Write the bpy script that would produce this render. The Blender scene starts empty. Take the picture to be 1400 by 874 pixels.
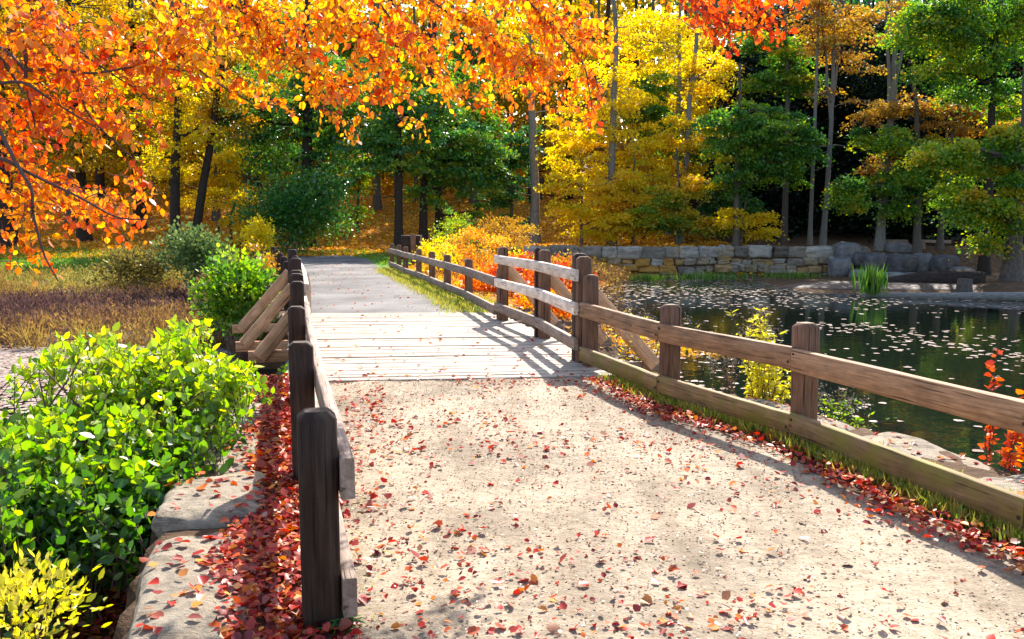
import bpy, math, random
import numpy as np
from mathutils import Vector
C = bpy.context.scene
COL = C.collection
RNG = np.random.default_rng(7)
random.seed(7)

# ------------------------------------------------------------------ camera model
W0, H0, F0, CH = 1400.0, 874.0, 1220.0, 1.64
PITCH = math.atan((437 - 306) / F0)
cp, sp = math.cos(PITCH), math.sin(PITCH)

def ray(px, py):
    a = (px - W0 / 2) / F0; b = (py - H0 / 2) / F0
    return np.array([a, cp - b * sp, -sp - b * cp])

def G(px, py, z=0.0):            # point of the level z seen at that place in the photograph
    r = ray(px, py); t = (z - CH) / r[2]
    return np.array([r[0] * t, r[1] * t, z])

def at(px, py, d):               # point at forward distance d
    r = ray(px, py); t = d / r[1]
    return np.array([r[0] * t, d, CH + r[2] * t])

def sst(a, b, x):
    t = np.clip((x - a) / (b - a), 0, 1); return t * t * (3 - 2 * t)

# ------------------------------------------------------------------ mesh builder
class MB:
    def __init__(s): s.V = []; s.F = []; s.c = []; s.uv = []; s.n = 0
    def add(s, V, F, c=0.5, uv=None):
        V = np.asarray(V, float).reshape(-1, 3); F = np.asarray(F, int)
        if F.ndim == 1: F = F[None, :]
        s.V.append(V); s.F.append(F + s.n); s.n += len(V)
        s.c.append(np.broadcast_to(np.asarray(c, float), (len(F),)))
        s.uv.append(np.zeros((F.size, 2)) if uv is None else np.asarray(uv, float).reshape(-1, 2))
        return s
    def build(s, name, mat, parent=None, smooth=False, loc=None):
        V = np.concatenate(s.V)
        if loc is None and parent is not None: loc = np.array(parent.location)
        if loc is None: loc = np.array([0., 0, 0])
        V = V - np.asarray(loc)
        me = bpy.data.meshes.new(name)
        me.vertices.add(len(V)); me.vertices.foreach_set('co', V.astype('f').ravel())
        loops = np.concatenate([f.ravel() for f in s.F]); tot = np.concatenate([np.full(len(f), f.shape[1]) for f in s.F])
        me.loops.add(len(loops)); me.loops.foreach_set('vertex_index', loops.astype('i'))
        me.polygons.add(len(tot)); me.polygons.foreach_set('loop_start', np.concatenate([[0], np.cumsum(tot)[:-1]]).astype('i'))
        me.update(calc_edges=True)
        a = me.attributes.new('c', 'FLOAT', 'FACE'); a.data.foreach_set('value', np.concatenate(s.c).astype('f'))
        u = me.uv_layers.new(name='UVMap'); u.data.foreach_set('uv', np.concatenate(s.uv).astype('f').ravel())
        if smooth: me.polygons.foreach_set('use_smooth', np.ones(len(tot), bool))
        me.materials.append(mat); me.validate()
        o = bpy.data.objects.new(name, me); COL.objects.link(o)
        if parent is not None: o.parent = parent
        else: o.location = loc
        return o

def tag(o, label=None, cat=None, group=None, kind=None):
    if label: o['label'] = label
    if cat: o['category'] = cat
    if group: o['group'] = group
    if kind: o['kind'] = kind
    return o

def empty(name, loc, label, cat, group=None):
    o = bpy.data.objects.new(name, None); o.location = tuple(float(v) for v in loc); o.empty_display_size = .2
    COL.objects.link(o); return tag(o, label, cat, group)

def tube(mb, P, R, n=7, c=.5, cap=True):
    P = np.asarray(P, float); m = len(P); R = np.broadcast_to(np.asarray(R, float), (m,))
    T = np.gradient(P, axis=0); T /= np.linalg.norm(T, axis=1)[:, None] + 1e-9
    ref = np.array([0, 0, 1.]) if abs(T[0, 2]) < .8 else np.array([1., 0, 0])
    A = np.cross(T, ref); A /= np.linalg.norm(A, axis=1)[:, None] + 1e-9; B = np.cross(T, A)
    th = np.arange(n) * 2 * math.pi / n
    V = P[:, None] + R[:, None, None] * (np.cos(th)[None, :, None] * A[:, None] + np.sin(th)[None, :, None] * B[:, None])
    i = np.arange(m - 1)[:, None] * n; j = np.arange(n)[None]; k = (j + 1) % n
    F = np.stack([i + j, i + k, i + n + k, i + n + j], -1).reshape(-1, 4)
    L = np.concatenate([[0], np.cumsum(np.linalg.norm(np.diff(P, axis=0), axis=1))])
    u0 = np.broadcast_to(L[:-1, None], (m - 1, n)); u1 = np.broadcast_to(L[1:, None], (m - 1, n))
    v0 = np.broadcast_to(j / n, (m - 1, n)); v1 = v0 + 1 / n
    uv = np.stack([np.stack([u0, v0], -1), np.stack([u0, v1], -1), np.stack([u1, v1], -1), np.stack([u1, v0], -1)], 2)
    mb.add(V.reshape(-1, 3), F, c, uv.reshape(-1, 2))
    if cap: mb.add(V[-1], np.arange(n)[None], c, np.zeros((n, 2)))

def bez(a, b, sag=0., k=8, jit=0., rng=RNG):
    a = np.asarray(a, float); b = np.asarray(b, float); t = np.linspace(0, 1, k)[:, None]
    P = a + (b - a) * t; P[:, 2] += sag * 4 * (t * (1 - t))[:, 0]
    if jit: P[1:-1] += rng.normal(0, jit, (k - 2, 3))
    return P

def plank(mb, a, b, thick, high, side=None, ch=.006, seg=5, jit=.0015, c=.5, capc=None):
    """timber of rectangular section (thick across, high along 'up') swept from a to b"""
    a = np.asarray(a, float); b = np.asarray(b, float); d = b - a; L = np.linalg.norm(d); d /= L
    if side is None: side = np.cross(d, [0, 0, 1.])
    side = np.asarray(side, float); side = side - d * side.dot(d); side /= np.linalg.norm(side); up = np.cross(side, d)
    t, h = thick / 2, high / 2
    pr = np.array([(-t + ch, -h), (t - ch, -h), (t, -h + ch), (t, h - ch), (t - ch, h), (-t + ch, h), (-t, h - ch), (-t, -h + ch)])
    per = np.concatenate([[0], np.cumsum(np.linalg.norm(np.diff(np.vstack([pr, pr[:1]]), axis=0), axis=1))])
    s = np.linspace(0, L, seg + 1); V = a + d * s[:, None, None] + pr[None, :, :1] * side + pr[None, :, 1:] * up
    V += RNG.normal(0, jit, V.shape)
    n = 8; m = seg + 1; i = np.arange(m - 1)[:, None] * n; j = np.arange(n)[None]; k = (j + 1) % n
    F = np.stack([i + j, i + n + j, i + n + k, i + k], -1).reshape(-1, 4)
    u0 = np.broadcast_to(s[:-1, None], (m - 1, n)); u1 = np.broadcast_to(s[1:, None], (m - 1, n))
    v0 = np.broadcast_to(per[:-1][None], (m - 1, n)); v1 = np.broadcast_to(per[1:][None], (m - 1, n))
    off = RNG.uniform(0, 9, 2)
    uv = np.stack([np.stack([u0, v0], -1), np.stack([u1, v0], -1), np.stack([u1, v1], -1), np.stack([u0, v1], -1)], 2) + off
    mb.add(V.reshape(-1, 3), F, c, uv.reshape(-1, 2))
    cuv = np.stack([pr[:, 0] * 8, pr[:, 1] * .6], -1)
    mb.add(V[0], np.arange(8)[None], c, cuv); mb.add(V[-1], np.arange(8)[::-1][None], c, cuv[::-1])

def post_mesh(mb, base, h, w, yaw, sink=.35, ch=.012, top=.03, lean=(0, 0)):
    cs, sn = math.cos(yaw), math.sin(yaw); r = w / 2
    def ring(rr, c, z):
        p = np.array([(-rr + c, -rr), (rr - c, -rr), (rr, -rr + c), (rr, rr - c), (rr - c, rr), (-rr + c, rr), (-rr, rr - c), (-rr, -rr + c)])
        x = p[:, 0] * cs - p[:, 1] * sn + lean[0] * z; y = p[:, 0] * sn + p[:, 1] * cs + lean[1] * z
        return np.stack([x + base[0], y + base[1], np.full(8, base[2] + z)], -1)
    zs = [-sink, 0, h * .33, h * .66, h - top]
    rings = [ring(r * (1 + RNG.normal(0, .006)), ch, z) for z in zs] + [ring(r - top, ch * .8, h)]
    zz = zs + [h]; V = np.concatenate(rings); n = 8; m = len(rings)
    i = np.arange(m - 1)[:, None] * n; j = np.arange(n)[None]; k = (j + 1) % n
    F = np.stack([i + j, i + k, i + n + k, i + n + j], -1).reshape(-1, 4)
    zz = np.array(zz); u0 = np.broadcast_to(zz[:-1, None], (m - 1, n)); u1 = np.broadcast_to(zz[1:, None], (m - 1, n))
    per = np.array([0, .5, .55, 1, 1.05, 1.5, 1.55, 2, 2.05]) * w * 1.9
    v0 = np.broadcast_to(per[:-1][None], (m - 1, n)); v1 = np.broadcast_to(per[1:][None], (m - 1, n))
    uv = np.stack([np.stack([u0, v0], -1), np.stack([u0, v1], -1), np.stack([u1, v1], -1), np.stack([u1, v0], -1)], 2) + RNG.uniform(0, 9, 2)
    mb.add(V, F, .5, uv.reshape(-1, 2)); mb.add(rings[-1], np.arange(8)[None], .5, rings[-1][:, :2] * 3)

def rand_dirs(n, rng=RNG, up=0.):
    v = rng.normal(size=(n, 3)); v[:, 2] += up
    return v / np.linalg.norm(v, axis=1)[:, None]

def leaves(mb, P, D, S, c, wide=.7, rng=RNG, fine=True, flat=0., curl=.12):
    """leaf blades with bases at P, tips towards D, length S"""
    n = len(P); S = np.broadcast_to(S, (n,))[:, None]
    D = D / (np.linalg.norm(D, axis=1)[:, None] + 1e-9)
    r = rng.normal(size=(n, 3)); r[:, 2] += flat * 3
    wide = wide * rng.uniform(.75, 1.2, (n, 1)) if fine else wide
    X = np.cross(D, r); X /= np.linalg.norm(X, axis=1)[:, None] + 1e-9; N = np.cross(X, D)
    cu = rng.uniform(-.3, 1, (n, 1)) * curl
    if fine:
        co = [(0, 0, 0), (.44, .3, 1), (.36, .68, .7), (0, 1, -1.2), (-.36, .68, .7), (-.44, .3, 1)]
        V = np.stack([P + S * (x * wide * X + y * D + (z * cu) * N) for x, y, z in co], 1)
        F = np.array([[0, 1, 2, 3], [0, 3, 4, 5]])
        F = (np.arange(n)[:, None, None] * 6 + F[None]).reshape(-1, 4); k = 2
    else:
        co = [(0, 0, 0), (.5, .5, 1), (0, 1, -1), (-.5, .5, 1)]
        V = np.stack([P + S * (x * wide * X + y * D + (z * cu) * N) for x, y, z in co], 1)
        F = np.arange(n)[:, None] * 4 + np.arange(4)[None]; k = 1
    mb.add(V.reshape(-1, 3), F, np.repeat(np.broadcast_to(c, (n,)), k))

def fnoise(P, s, seed):
    r = np.random.default_rng(seed); o = np.zeros(len(P)); a = 1.
    for k in range(4):
        for q in range(3):
            d = r.normal(size=P.shape[1]) * s * 2 ** k
            o += a * np.sin(P @ d + r.uniform(0, 6.28))
        a *= .55
    return o / 3.

# ------------------------------------------------------------------ materials
def newmat(name):
    m = bpy.data.materials.new(name); m.use_nodes = True; nt = m.node_tree; nt.nodes.clear()
    out = nt.nodes.new('ShaderNodeOutputMaterial'); return m, nt, out
def N(nt, t, **kw):
    n = nt.nodes.new(t)
    for k, v in kw.items():
        if k in n.inputs: n.inputs[k].default_value = v
        else: setattr(n, k, v)
    return n
def ramp(nt, stops, fac=None, interp='LINEAR'):
    r = nt.nodes.new('ShaderNodeValToRGB'); e = r.color_ramp.elements; r.color_ramp.interpolation = interp
    while len(e) > 1: e.remove(e[-1])
    e[0].position = stops[0][0]; e[0].color = (*stops[0][1], 1)
    for p, col in stops[1:]:
        q = e.new(p); q.color = (*col, 1)
    if fac is not None: nt.links.new(fac, r.inputs[0])
    return r
def even(cols): return [(i / (len(cols) - 1), c) for i, c in enumerate(cols)]
def noise(nt, vec, scale, detail=4, rough=.55):
    n = N(nt, 'ShaderNodeTexNoise', Scale=scale, Detail=detail, Roughness=rough)
    if vec is not None: nt.links.new(vec, n.inputs['Vector'])
    return n
def mix(nt, a, b, fac, mode='MIX'):
    m = nt.nodes.new('ShaderNodeMix'); m.data_type = 'RGBA'; m.blend_type = mode
    for s, i in ((fac, 0), (a, 6), (b, 7)):
        if hasattr(s, 'is_output'): nt.links.new(s, m.inputs[i])
        elif isinstance(s, tuple): m.inputs[i].default_value = (*s, 1)
        else: m.inputs[i].default_value = s
    return m.outputs[2]
def mth(nt, op, a, b=None, clamp=False):
    m = nt.nodes.new('ShaderNodeMath'); m.operation = op; m.use_clamp = clamp
    for s, i in ((a, 0), (b, 1)):
        if s is None: continue
        if hasattr(s, 'is_output'): nt.links.new(s, m.inputs[i])
        else: m.inputs[i].default_value = s
    return m.outputs[0]
def bump(nt, h, strength, dist):
    b = N(nt, 'ShaderNodeBump', Strength=strength, Distance=dist); nt.links.new(h, b.inputs['Height']); return b.outputs[0]
def surf(nt, out, col, rough=.8, nrm=None, spec=.3):
    p = N(nt, 'ShaderNodeBsdfPrincipled'); p.inputs['Specular IOR Level'].default_value = spec
    if hasattr(col, 'is_output'): nt.links.new(col, p.inputs['Base Color'])
    else: p.inputs['Base Color'].default_value = (*col, 1)
    if hasattr(rough, 'is_output'): nt.links.new(rough, p.inputs['Roughness'])
    else: p.inputs['Roughness'].default_value = rough
    if nrm is not None: nt.links.new(nrm, p.inputs['Normal'])
    nt.links.new(p.outputs[0], out.inputs[0]); return p

def leafmat(name, cols, trans=.5, gloss=.05, tboost=1.0):
    m, nt, out = newmat(name)
    a = N(nt, 'ShaderNodeAttribute', attribute_name='c')
    r = ramp(nt, even(cols), a.outputs['Fac']).outputs[0]
    hs = N(nt, 'ShaderNodeHueSaturation', Saturation=1.08, Value=tboost); nt.links.new(r, hs.inputs['Color'])
    d = N(nt, 'ShaderNodeBsdfDiffuse'); t = N(nt, 'ShaderNodeBsdfTranslucent'); g = N(nt, 'ShaderNodeBsdfGlossy', Roughness=.38)
    nt.links.new(r, d.inputs[0]); nt.links.new(hs.outputs[0], t.inputs[0])
    x = N(nt, 'ShaderNodeMixShader'); x.inputs[0].default_value = trans
    nt.links.new(d.outputs[0], x.inputs[1]); nt.links.new(t.outputs[0], x.inputs[2])
    y = N(nt, 'ShaderNodeMixShader'); y.inputs[0].default_value = gloss
    nt.links.new(x.outputs[0], y.inputs[1]); nt.links.new(g.outputs[0], y.inputs[2]); nt.links.new(y.outputs[0], out.inputs[0])
    return m

def woodmat(name, dark, light, moss=None, rough=.75, grain=.6):
    m, nt, out = newmat(name)
    uv = N(nt, 'ShaderNodeUVMap'); mp = N(nt, 'ShaderNodeMapping'); mp.inputs['Scale'].default_value = (1.6, 26, 1)
    nt.links.new(uv.outputs[0], mp.inputs[0])
    g = noise(nt, mp.outputs[0], 2.2, 6, .65); r = ramp(nt, [(.3, dark), (.7, light)], g.outputs[0]).outputs[0]
    mp2 = N(nt, 'ShaderNodeMapping'); mp2.inputs['Scale'].default_value = (2.5, 5, 1); nt.links.new(uv.outputs[0], mp2.inputs[0])
    b = noise(nt, mp2.outputs[0], 1.6, 4, .6)
    st = ramp(nt, [(.35, (.55, .5, .47)), (.6, (1.08, 1.05, 1.03))], b.outputs[0]).outputs[0]
    col = mix(nt, r, st, .7, 'MULTIPLY')
    oi = N(nt, 'ShaderNodeObjectInfo'); v = mth(nt, 'MULTIPLY_ADD', oi.outputs['Random'], .35); nt.nodes[-1].inputs[2].default_value = .82
    hs = N(nt, 'ShaderNodeHueSaturation'); nt.links.new(v, hs.inputs['Value']); nt.links.new(col, hs.inputs['Color']); col = hs.outputs[0]
    mpw = N(nt, 'ShaderNodeMapping'); mpw.inputs['Scale'].default_value = (.5, 9, 1); nt.links.new(uv.outputs[0], mpw.inputs[0]); wn = noise(nt, mpw.outputs[0], 1.3, 5, .7)
    col = mix(nt, col, mix(nt, light, (.5, .37, .27), .35), mth(nt, 'MULTIPLY', ramp(nt, [(.50, (0, 0, 0)), (.72, (1, 1, 1))], wn.outputs[0]).outputs[0], .3))
    # dark cracks along the grain
    mp3 = N(nt, 'ShaderNodeMapping'); mp3.inputs['Scale'].default_value = (.9, 38, 1); nt.links.new(uv.outputs[0], mp3.inputs[0])
    k = noise(nt, mp3.outputs[0], 1.5, 3, .5); cr = ramp(nt, [(.34, (0, 0, 0)), (.40, (1, 1, 1))], k.outputs[0]).outputs[0]
    col = mix(nt, col, cr, .75, 'MULTIPLY')
    kn = N(nt, 'ShaderNodeTexVoronoi', Scale=1.6); mpk = N(nt, 'ShaderNodeMapping'); mpk.inputs['Scale'].default_value = (1.1, 3.2, 1); nt.links.new(uv.outputs[0], mpk.inputs[0]); nt.links.new(mpk.outputs[0], kn.inputs['Vector'])
    col = mix(nt, col, ramp(nt, [(.03, (.25, .2, .16)), (.075, (1, 1, 1))], kn.outputs['Distance']).outputs[0], .8, 'MULTIPLY')
    if moss:
        tc = N(nt, 'ShaderNodeTexCoord'); ms = noise(nt, tc.outputs['Object'], 3.5, 6, .65)
        f = ramp(nt, [(.42, (0, 0, 0)), (.62, (1, 1, 1))], ms.outputs[0]).outputs[0]
        col = mix(nt, col, moss, f)
    h = mth(nt, 'ADD', g.outputs[0], cr)
    surf(nt, out, col, rough, bump(nt, h, grain, .004), .25); return m

M = {}
M['post'] = woodmat('dark_stained_timber', (.09, .043, .023), (.26, .13, .075))
M['post_old_shaded'] = woodmat('blackened_shaded_timber', (.020, .010, .006), (.068, .034, .020))  # black weathering, with the shade on the left posts put into the colour
M['rail'] = woodmat('weathered_brown_timber', (.20, .10, .045), (.50, .285, .15))
M['rail_low'] = woodmat('mossy_brown_timber', (.15, .085, .035), (.36, .22, .10), (.20, .16, .03))
M['rail_far'] = woodmat('greyed_timber', (.20, .135, .10), (.42, .31, .24))
M['rail_new'] = woodmat('pale_new_timber', (.70, .54, .42), (.88, .76, .64))
M['brace'] = woodmat('reddish_timber', (.52, .26, .12), (.76, .45, .25))
M['deck'] = woodmat('bleached_decking', (.36, .295, .23), (.58, .495, .40), grain=.6)
M['end'] = woodmat('dark_end_grain', (.03, .022, .016), (.08, .055, .035))

def barkmat(name, a, b):
    m, nt, out = newmat(name); uv = N(nt, 'ShaderNodeUVMap'); mp = N(nt, 'ShaderNodeMapping')
    mp.inputs['Scale'].default_value = (2.0, 9, 1); nt.links.new(uv.outputs[0], mp.inputs[0])
    g = noise(nt, mp.outputs[0], 2.5, 6, .7); r = ramp(nt, [(.3, a), (.7, b)], g.outputs[0]).outputs[0]
    surf(nt, out, r, .9, bump(nt, g.outputs[0], .8, .03), .15); return m
M['bark_dark'] = barkmat('dark_bark', (.018, .012, .01), (.06, .042, .032))
M['bark'] = barkmat('brown_grey_bark', (.05, .038, .03), (.17, .135, .11))
M['bark_pale'] = barkmat('pale_grey_bark', (.085, .075, .065), (.30, .275, .245))
M['twig'] = barkmat('twig_bark', (.10, .055, .045), (.30, .20, .16))

M['lf_orange'] = leafmat('orange_red_leaf', [(.66, .05, .012), (.84, .13, .014), (.90, .24, .015), (.92, .38, .018), (.93, .54, .03)], .66, .035)
M['lf_dull'] = leafmat('dull_green_leaf', [(.05, .09, .03), (.10, .17, .05), (.18, .24, .07), (.30, .30, .08)], .4, .03)
M['lf_olive'] = leafmat('olive_brown_leaf', [(.10, .08, .03), (.20, .16, .04), (.32, .24, .05), (.40, .34, .08)], .4, .02)
M['lf_apricot'] = leafmat('apricot_leaf', [(.60, .16, .03), (.78, .30, .04), (.85, .44, .06), (.84, .56, .10), (.50, .46, .08)], .5, .02)
M['lf_red'] = leafmat('red_leaf', [(.42, .03, .015), (.62, .06, .02), (.78, .14, .02), (.85, .27, .03)], .5, .05)
M['lf_green'] = leafmat('deep_green_leaf', [(.018, .085, .03), (.035, .16, .04), (.07, .24, .04), (.16, .33, .035), (.36, .42, .03)], .5, .05)
M['lf_mid'] = leafmat('mid_green_leaf', [(.05, .17, .03), (.11, .28, .035), (.24, .40, .035), (.46, .48, .035), (.76, .46, .03)], .62, .03)
M['lf_lime'] = leafmat('bright_lime_leaf', [(.04, .13, .015), (.11, .27, .02), (.24, .42, .03), (.48, .60, .035), (.70, .68, .05)], .6, .05)
M['lf_yellow'] = leafmat('yellow_leaf', [(.50, .50, .02), (.80, .62, .02), (.92, .68, .025), (.93, .74, .04), (.90, .42, .02)], .68, .03)
M['lf_gold'] = leafmat('golden_olive_leaf', [(.20, .20, .02), (.44, .32, .02), (.66, .42, .02), (.78, .50, .025), (.78, .30, .02)], .62, .03)
M['lf_amber'] = leafmat('amber_leaf', [(.32, .13, .03), (.48, .24, .04), (.55, .33, .05), (.50, .40, .07)], .5, .03)
M['lf_dark'] = leafmat('conifer_needle', [(.006, .012, .006), (.012, .026, .012), (.022, .042, .02)], .2, .02)
M['lf_paleyel'] = leafmat('pale_yellow_leaf', [(.40, .44, .04), (.68, .62, .05), (.86, .74, .07), (.82, .72, .20)], .55, .04)
M['marsh'] = leafmat('marsh_stem', [(.10, .055, .055), (.20, .115, .07), (.36, .20, .07), (.40, .29, .07), (.40, .36, .10)], .35, .0)
M['grass'] = leafmat('grass_blade', [(.05, .16, .02), (.14, .27, .03), (.34, .38, .05), (.52, .42, .08), (.45, .30, .12)], .5, .03)
M['fallen'] = leafmat('fallen_leaf', [(.16, .035, .03), (.34, .03, .025), (.55, .04, .02), (.30, .08, .05), (.68, .11, .02), (.76, .28, .04), (.40, .18, .09), (.46, .28, .21)], .25, .03)
M['litter'] = leafmat('hillside_leaf_litter', [(.50, .18, .03), (.72, .30, .03), (.82, .42, .04), (.80, .52, .06)], .4, .03)
M['debris'] = leafmat('leaf_crumbs', [(.10, .05, .03), (.25, .13, .08), (.35, .22, .15), (.5, .38, .30)], .1, .03)
M['pads'] = leafmat('floating_leaves', [(.12, .08, .06), (.24, .17, .13), (.33, .25, .21), (.44, .36, .31)], .03, .03)

def gravelmat():
    m, nt, out = newmat('tan_gravel'); tc = N(nt, 'ShaderNodeTexCoord'); v = tc.outputs['Object']
    a = noise(nt, v, .9, 5, .6); b = noise(nt, v, 70, 3, .7); c = noise(nt, v, 9, 5, .65)
    base = ramp(nt, [(.35, (.235, .19, .14)), (.62, (.385, .315, .23))], a.outputs[0]).outputs[0]
    base = mix(nt, base, ramp(nt, [(.30, (.60, .56, .5)), (.5, (1, 1, 1)), (.75, (1.15, 1.12, 1.1))], b.outputs[0]).outputs[0], .8, 'MULTIPLY')
    base = mix(nt, base, ramp(nt, [(.35, (.75, .72, .68)), (.55, (1.05, 1.05, 1.05))], c.outputs[0]).outputs[0], .7, 'MULTIPLY')
    mg = N(nt, 'ShaderNodeMapping'); mg.inputs['Scale'].default_value = (1.7, .28, 1); mg.inputs['Rotation'].default_value = (0, 0, -.2); nt.links.new(v, mg.inputs[0]); rut = noise(nt, mg.outputs[0], 1.6, 4, .6)
    base = mix(nt, base, ramp(nt, [(.36, (.74, .71, .68)), (.56, (1.05, 1.05, 1.04))], rut.outputs[0]).outputs[0], .8, 'MULTIPLY')
    vo = N(nt, 'ShaderNodeTexVoronoi', Scale=42); nt.links.new(v, vo.inputs['Vector'])
    sp_ = ramp(nt, [(.10, (0, 0, 0)), (.2, (1, 1, 1))], vo.outputs['Distance']).outputs[0]
    base = mix(nt, base, sp_, .28, 'MULTIPLY')
    h = mth(nt, 'ADD', mth(nt, 'MULTIPLY', b.outputs[0], .5), mth(nt, 'MULTIPLY', c.outputs[0], 2.2))
    surf(nt, out, base, .92, bump(nt, h, .9, .012), .15); return m
M['gravel'] = gravelmat()
def asphaltmat():
    m, nt, out = newmat('worn_grey_path'); tc = N(nt, 'ShaderNodeTexCoord'); v = tc.outputs['Object']
    a = noise(nt, v, .55, 5, .6); b = noise(nt, v, 30, 3, .7)
    base = ramp(nt, [(.35, (.095, .085, .08)), (.65, (.21, .19, .175))], a.outputs[0]).outputs[0]
    base = mix(nt, base, ramp(nt, [(.3, (.7, .7, .7)), (.6, (1.1, 1.1, 1.1))], b.outputs[0]).outputs[0], .8, 'MULTIPLY')
    surf(nt, out, base, .9, bump(nt, b.outputs[0], .6, .02), .2); return m
M['asphalt'] = asphaltmat()

def groundmat():
    m, nt, out = newmat('forest_ground'); tc = N(nt, 'ShaderNodeTexCoord'); v = tc.outputs['Object']
    a = noise(nt, v, 5, 6, .7); b = noise(nt, v, .35, 4, .6); f = noise(nt, v, 26, 4, .7)
    soil = ramp(nt, [(.3, (.05, .03, .02)), (.55, (.10, .06, .035)), (.75, (.19, .12, .07))], a.outputs[0]).outputs[0]
    leaf = ramp(nt, [(.32, (.14, .06, .02)), (.45, (.36, .16, .025)), (.6, (.55, .25, .03)), (.75, (.62, .34, .04))], a.outputs[0]).outputs[0]
    leaf = mix(nt, leaf, ramp(nt, [(.3, (.55, .5, .5)), (.6, (1.1, 1.1, 1.1))], f.outputs[0]).outputs[0], .8, 'MULTIPLY')
    grass = ramp(nt, [(.3, (.04, .12, .015)), (.6, (.14, .27, .03)), (.8, (.34, .36, .06))], a.outputs[0]).outputs[0]
    wl = N(nt, 'ShaderNodeAttribute', attribute_name='leafy'); wg = N(nt, 'ShaderNodeAttribute', attribute_name='grassy')
    col = mix(nt, soil, leaf, wl.outputs['Fac'])
    gf = mth(nt, 'MULTIPLY', wg.outputs['Fac'], ramp(nt, [(.3, (.5, .5, .5)), (.5, (1, 1, 1))], b.outputs[0]).outputs[0])
    col = mix(nt, col, grass, gf)
    surf(nt, out, col, .95, bump(nt, a.outputs[0], .8, .06), .1); return m
M['ground'] = groundmat()

def stonemat(name, cols, lichen=.0, scale=6):
    m, nt, out = newmat(name); tc = N(nt, 'ShaderNodeTexCoord'); v = tc.outputs['Object']
    at_ = N(nt, 'ShaderNodeAttribute', attribute_name='c'); base = ramp(nt, even(cols), at_.outputs['Fac']).outputs[0]
    a = noise(nt, v, scale, 10, .78); b = noise(nt, v, scale * .45, 6, .65); w = noise(nt, v, scale * 6, 5, .8)
    ms_ = N(nt, 'ShaderNodeMapping'); ms_.inputs['Scale'].default_value = (.6, 3.2, 4.); ms_.inputs['Rotation'].default_value = (0, 0, .25); nt.links.new(v, ms_.inputs[0]); stv = noise(nt, ms_.outputs[0], scale * .8, 6, .7)
    crk = ramp(nt, [(.40, (.35, .3, .26)), (.45, (1, 1, 1))], stv.outputs[0]).outputs[0]
    base = mix(nt, base, ramp(nt, [(.3, (.45, .44, .42)), (.62, (1.15, 1.12, 1.08))], a.outputs[0]).outputs[0], .85, 'MULTIPLY')
    base = mix(nt, base, ramp(nt, [(.3, (.7, .68, .66)), (.6, (1.1, 1.1, 1.1))], w.outputs[0]).outputs[0], .6, 'MULTIPLY')
    if lichen: base = mix(nt, base, (.50, .27, .05), mth(nt, 'MULTIPLY', ramp(nt, [(.58, (0, 0, 0)), (.68, (1, 1, 1))], b.outputs[0]).outputs[0], lichen))
    base = mix(nt, base, crk, .3, 'MULTIPLY')
    h = mth(nt, 'ADD', mth(nt, 'MULTIPLY', crk, .35), mth(nt, 'ADD', a.outputs[0], mth(nt, 'MULTIPLY', w.outputs[0], .35)))
    surf(nt, out, base, .9, bump(nt, h, 1., .08 if scale < 4 else .045), .2); return m
M['slab'] = stonemat('pale_granite', [(.33, .27, .205), (.40, .34, .265), (.46, .40, .33)], .18, 5)
M['wallstone'] = stonemat('dam_wall_stone', [(.15, .125, .10), (.28, .235, .19), (.42, .38, .33), (.32, .24, .15), (.48, .25, .06), (.38, .30, .20)], .65, 1.9)
M['boulder'] = stonemat('dark_boulder', [(.10, .095, .10), (.19, .18, .185), (.28, .265, .26)], .15, 1.6)
def watermat():
    m, nt, out = newmat('still_dark_water'); tc = N(nt, 'ShaderNodeTexCoord')
    a = noise(nt, tc.outputs['Object'], 3.5, 3, .5)
    p = surf(nt, out, (.006, .009, .007), .03, bump(nt, a.outputs[0], .12, .03), .5); p.inputs['IOR'].default_value = 1.33; return m
M['water'] = watermat()

# ------------------------------------------------------------------ plan of the place
DL = np.array([-.257, .966])                                        # direction of the causeway
LF = [G(440, 857)[:2], G(417, 657)[:2], at(408, 500, 8.0)[:2]]      # left fence posts
BR_L = [at(406, 400, 10.5)[:2], at(405.5, 400, 12.6)[:2], at(401, 400, 14.8)[:2]]
RF = [G(1426, 742)[:2], G(1098, 607)[:2], G(915, 549)[:2]]
BR_R = [G(797, 497)[:2], G(744, 463)[:2], G(688, 439)[:2]]
RFF = [at(641, 400, 18.9)[:2], at(612, 400, 21.4)[:2], at(591, 400, 23.9)[:2], at(573, 400, 26.4)[:2], at(555, 400, 29.0)[:2], at(546, 400, 31.2)[:2], at(536.5, 400, 33.4)[:2]]
LFF = [at(393, 400, 17.2)[:2], at(390, 400, 19.6)[:2], at(384, 400, 22.2)[:2], at(380, 400, 25.)[:2], at(375, 400, 28.)[:2]]
RFF0 = RF[0] + (RF[0] - RF[1])                                       # continues past the camera
rline = np.array([RFF0 + (RFF0 - RF[0]), RFF0] + RF + BR_R + RFF)
lline = np.array([LF[0] - (LF[1] - LF[0]) * 2.2] + LF + BR_L + LFF)
def rx(y): return np.interp(y, rline[:, 1], rline[:, 0])
def lx(y): return np.interp(y, lline[:, 1], lline[:, 0])
WL = -.9

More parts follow.
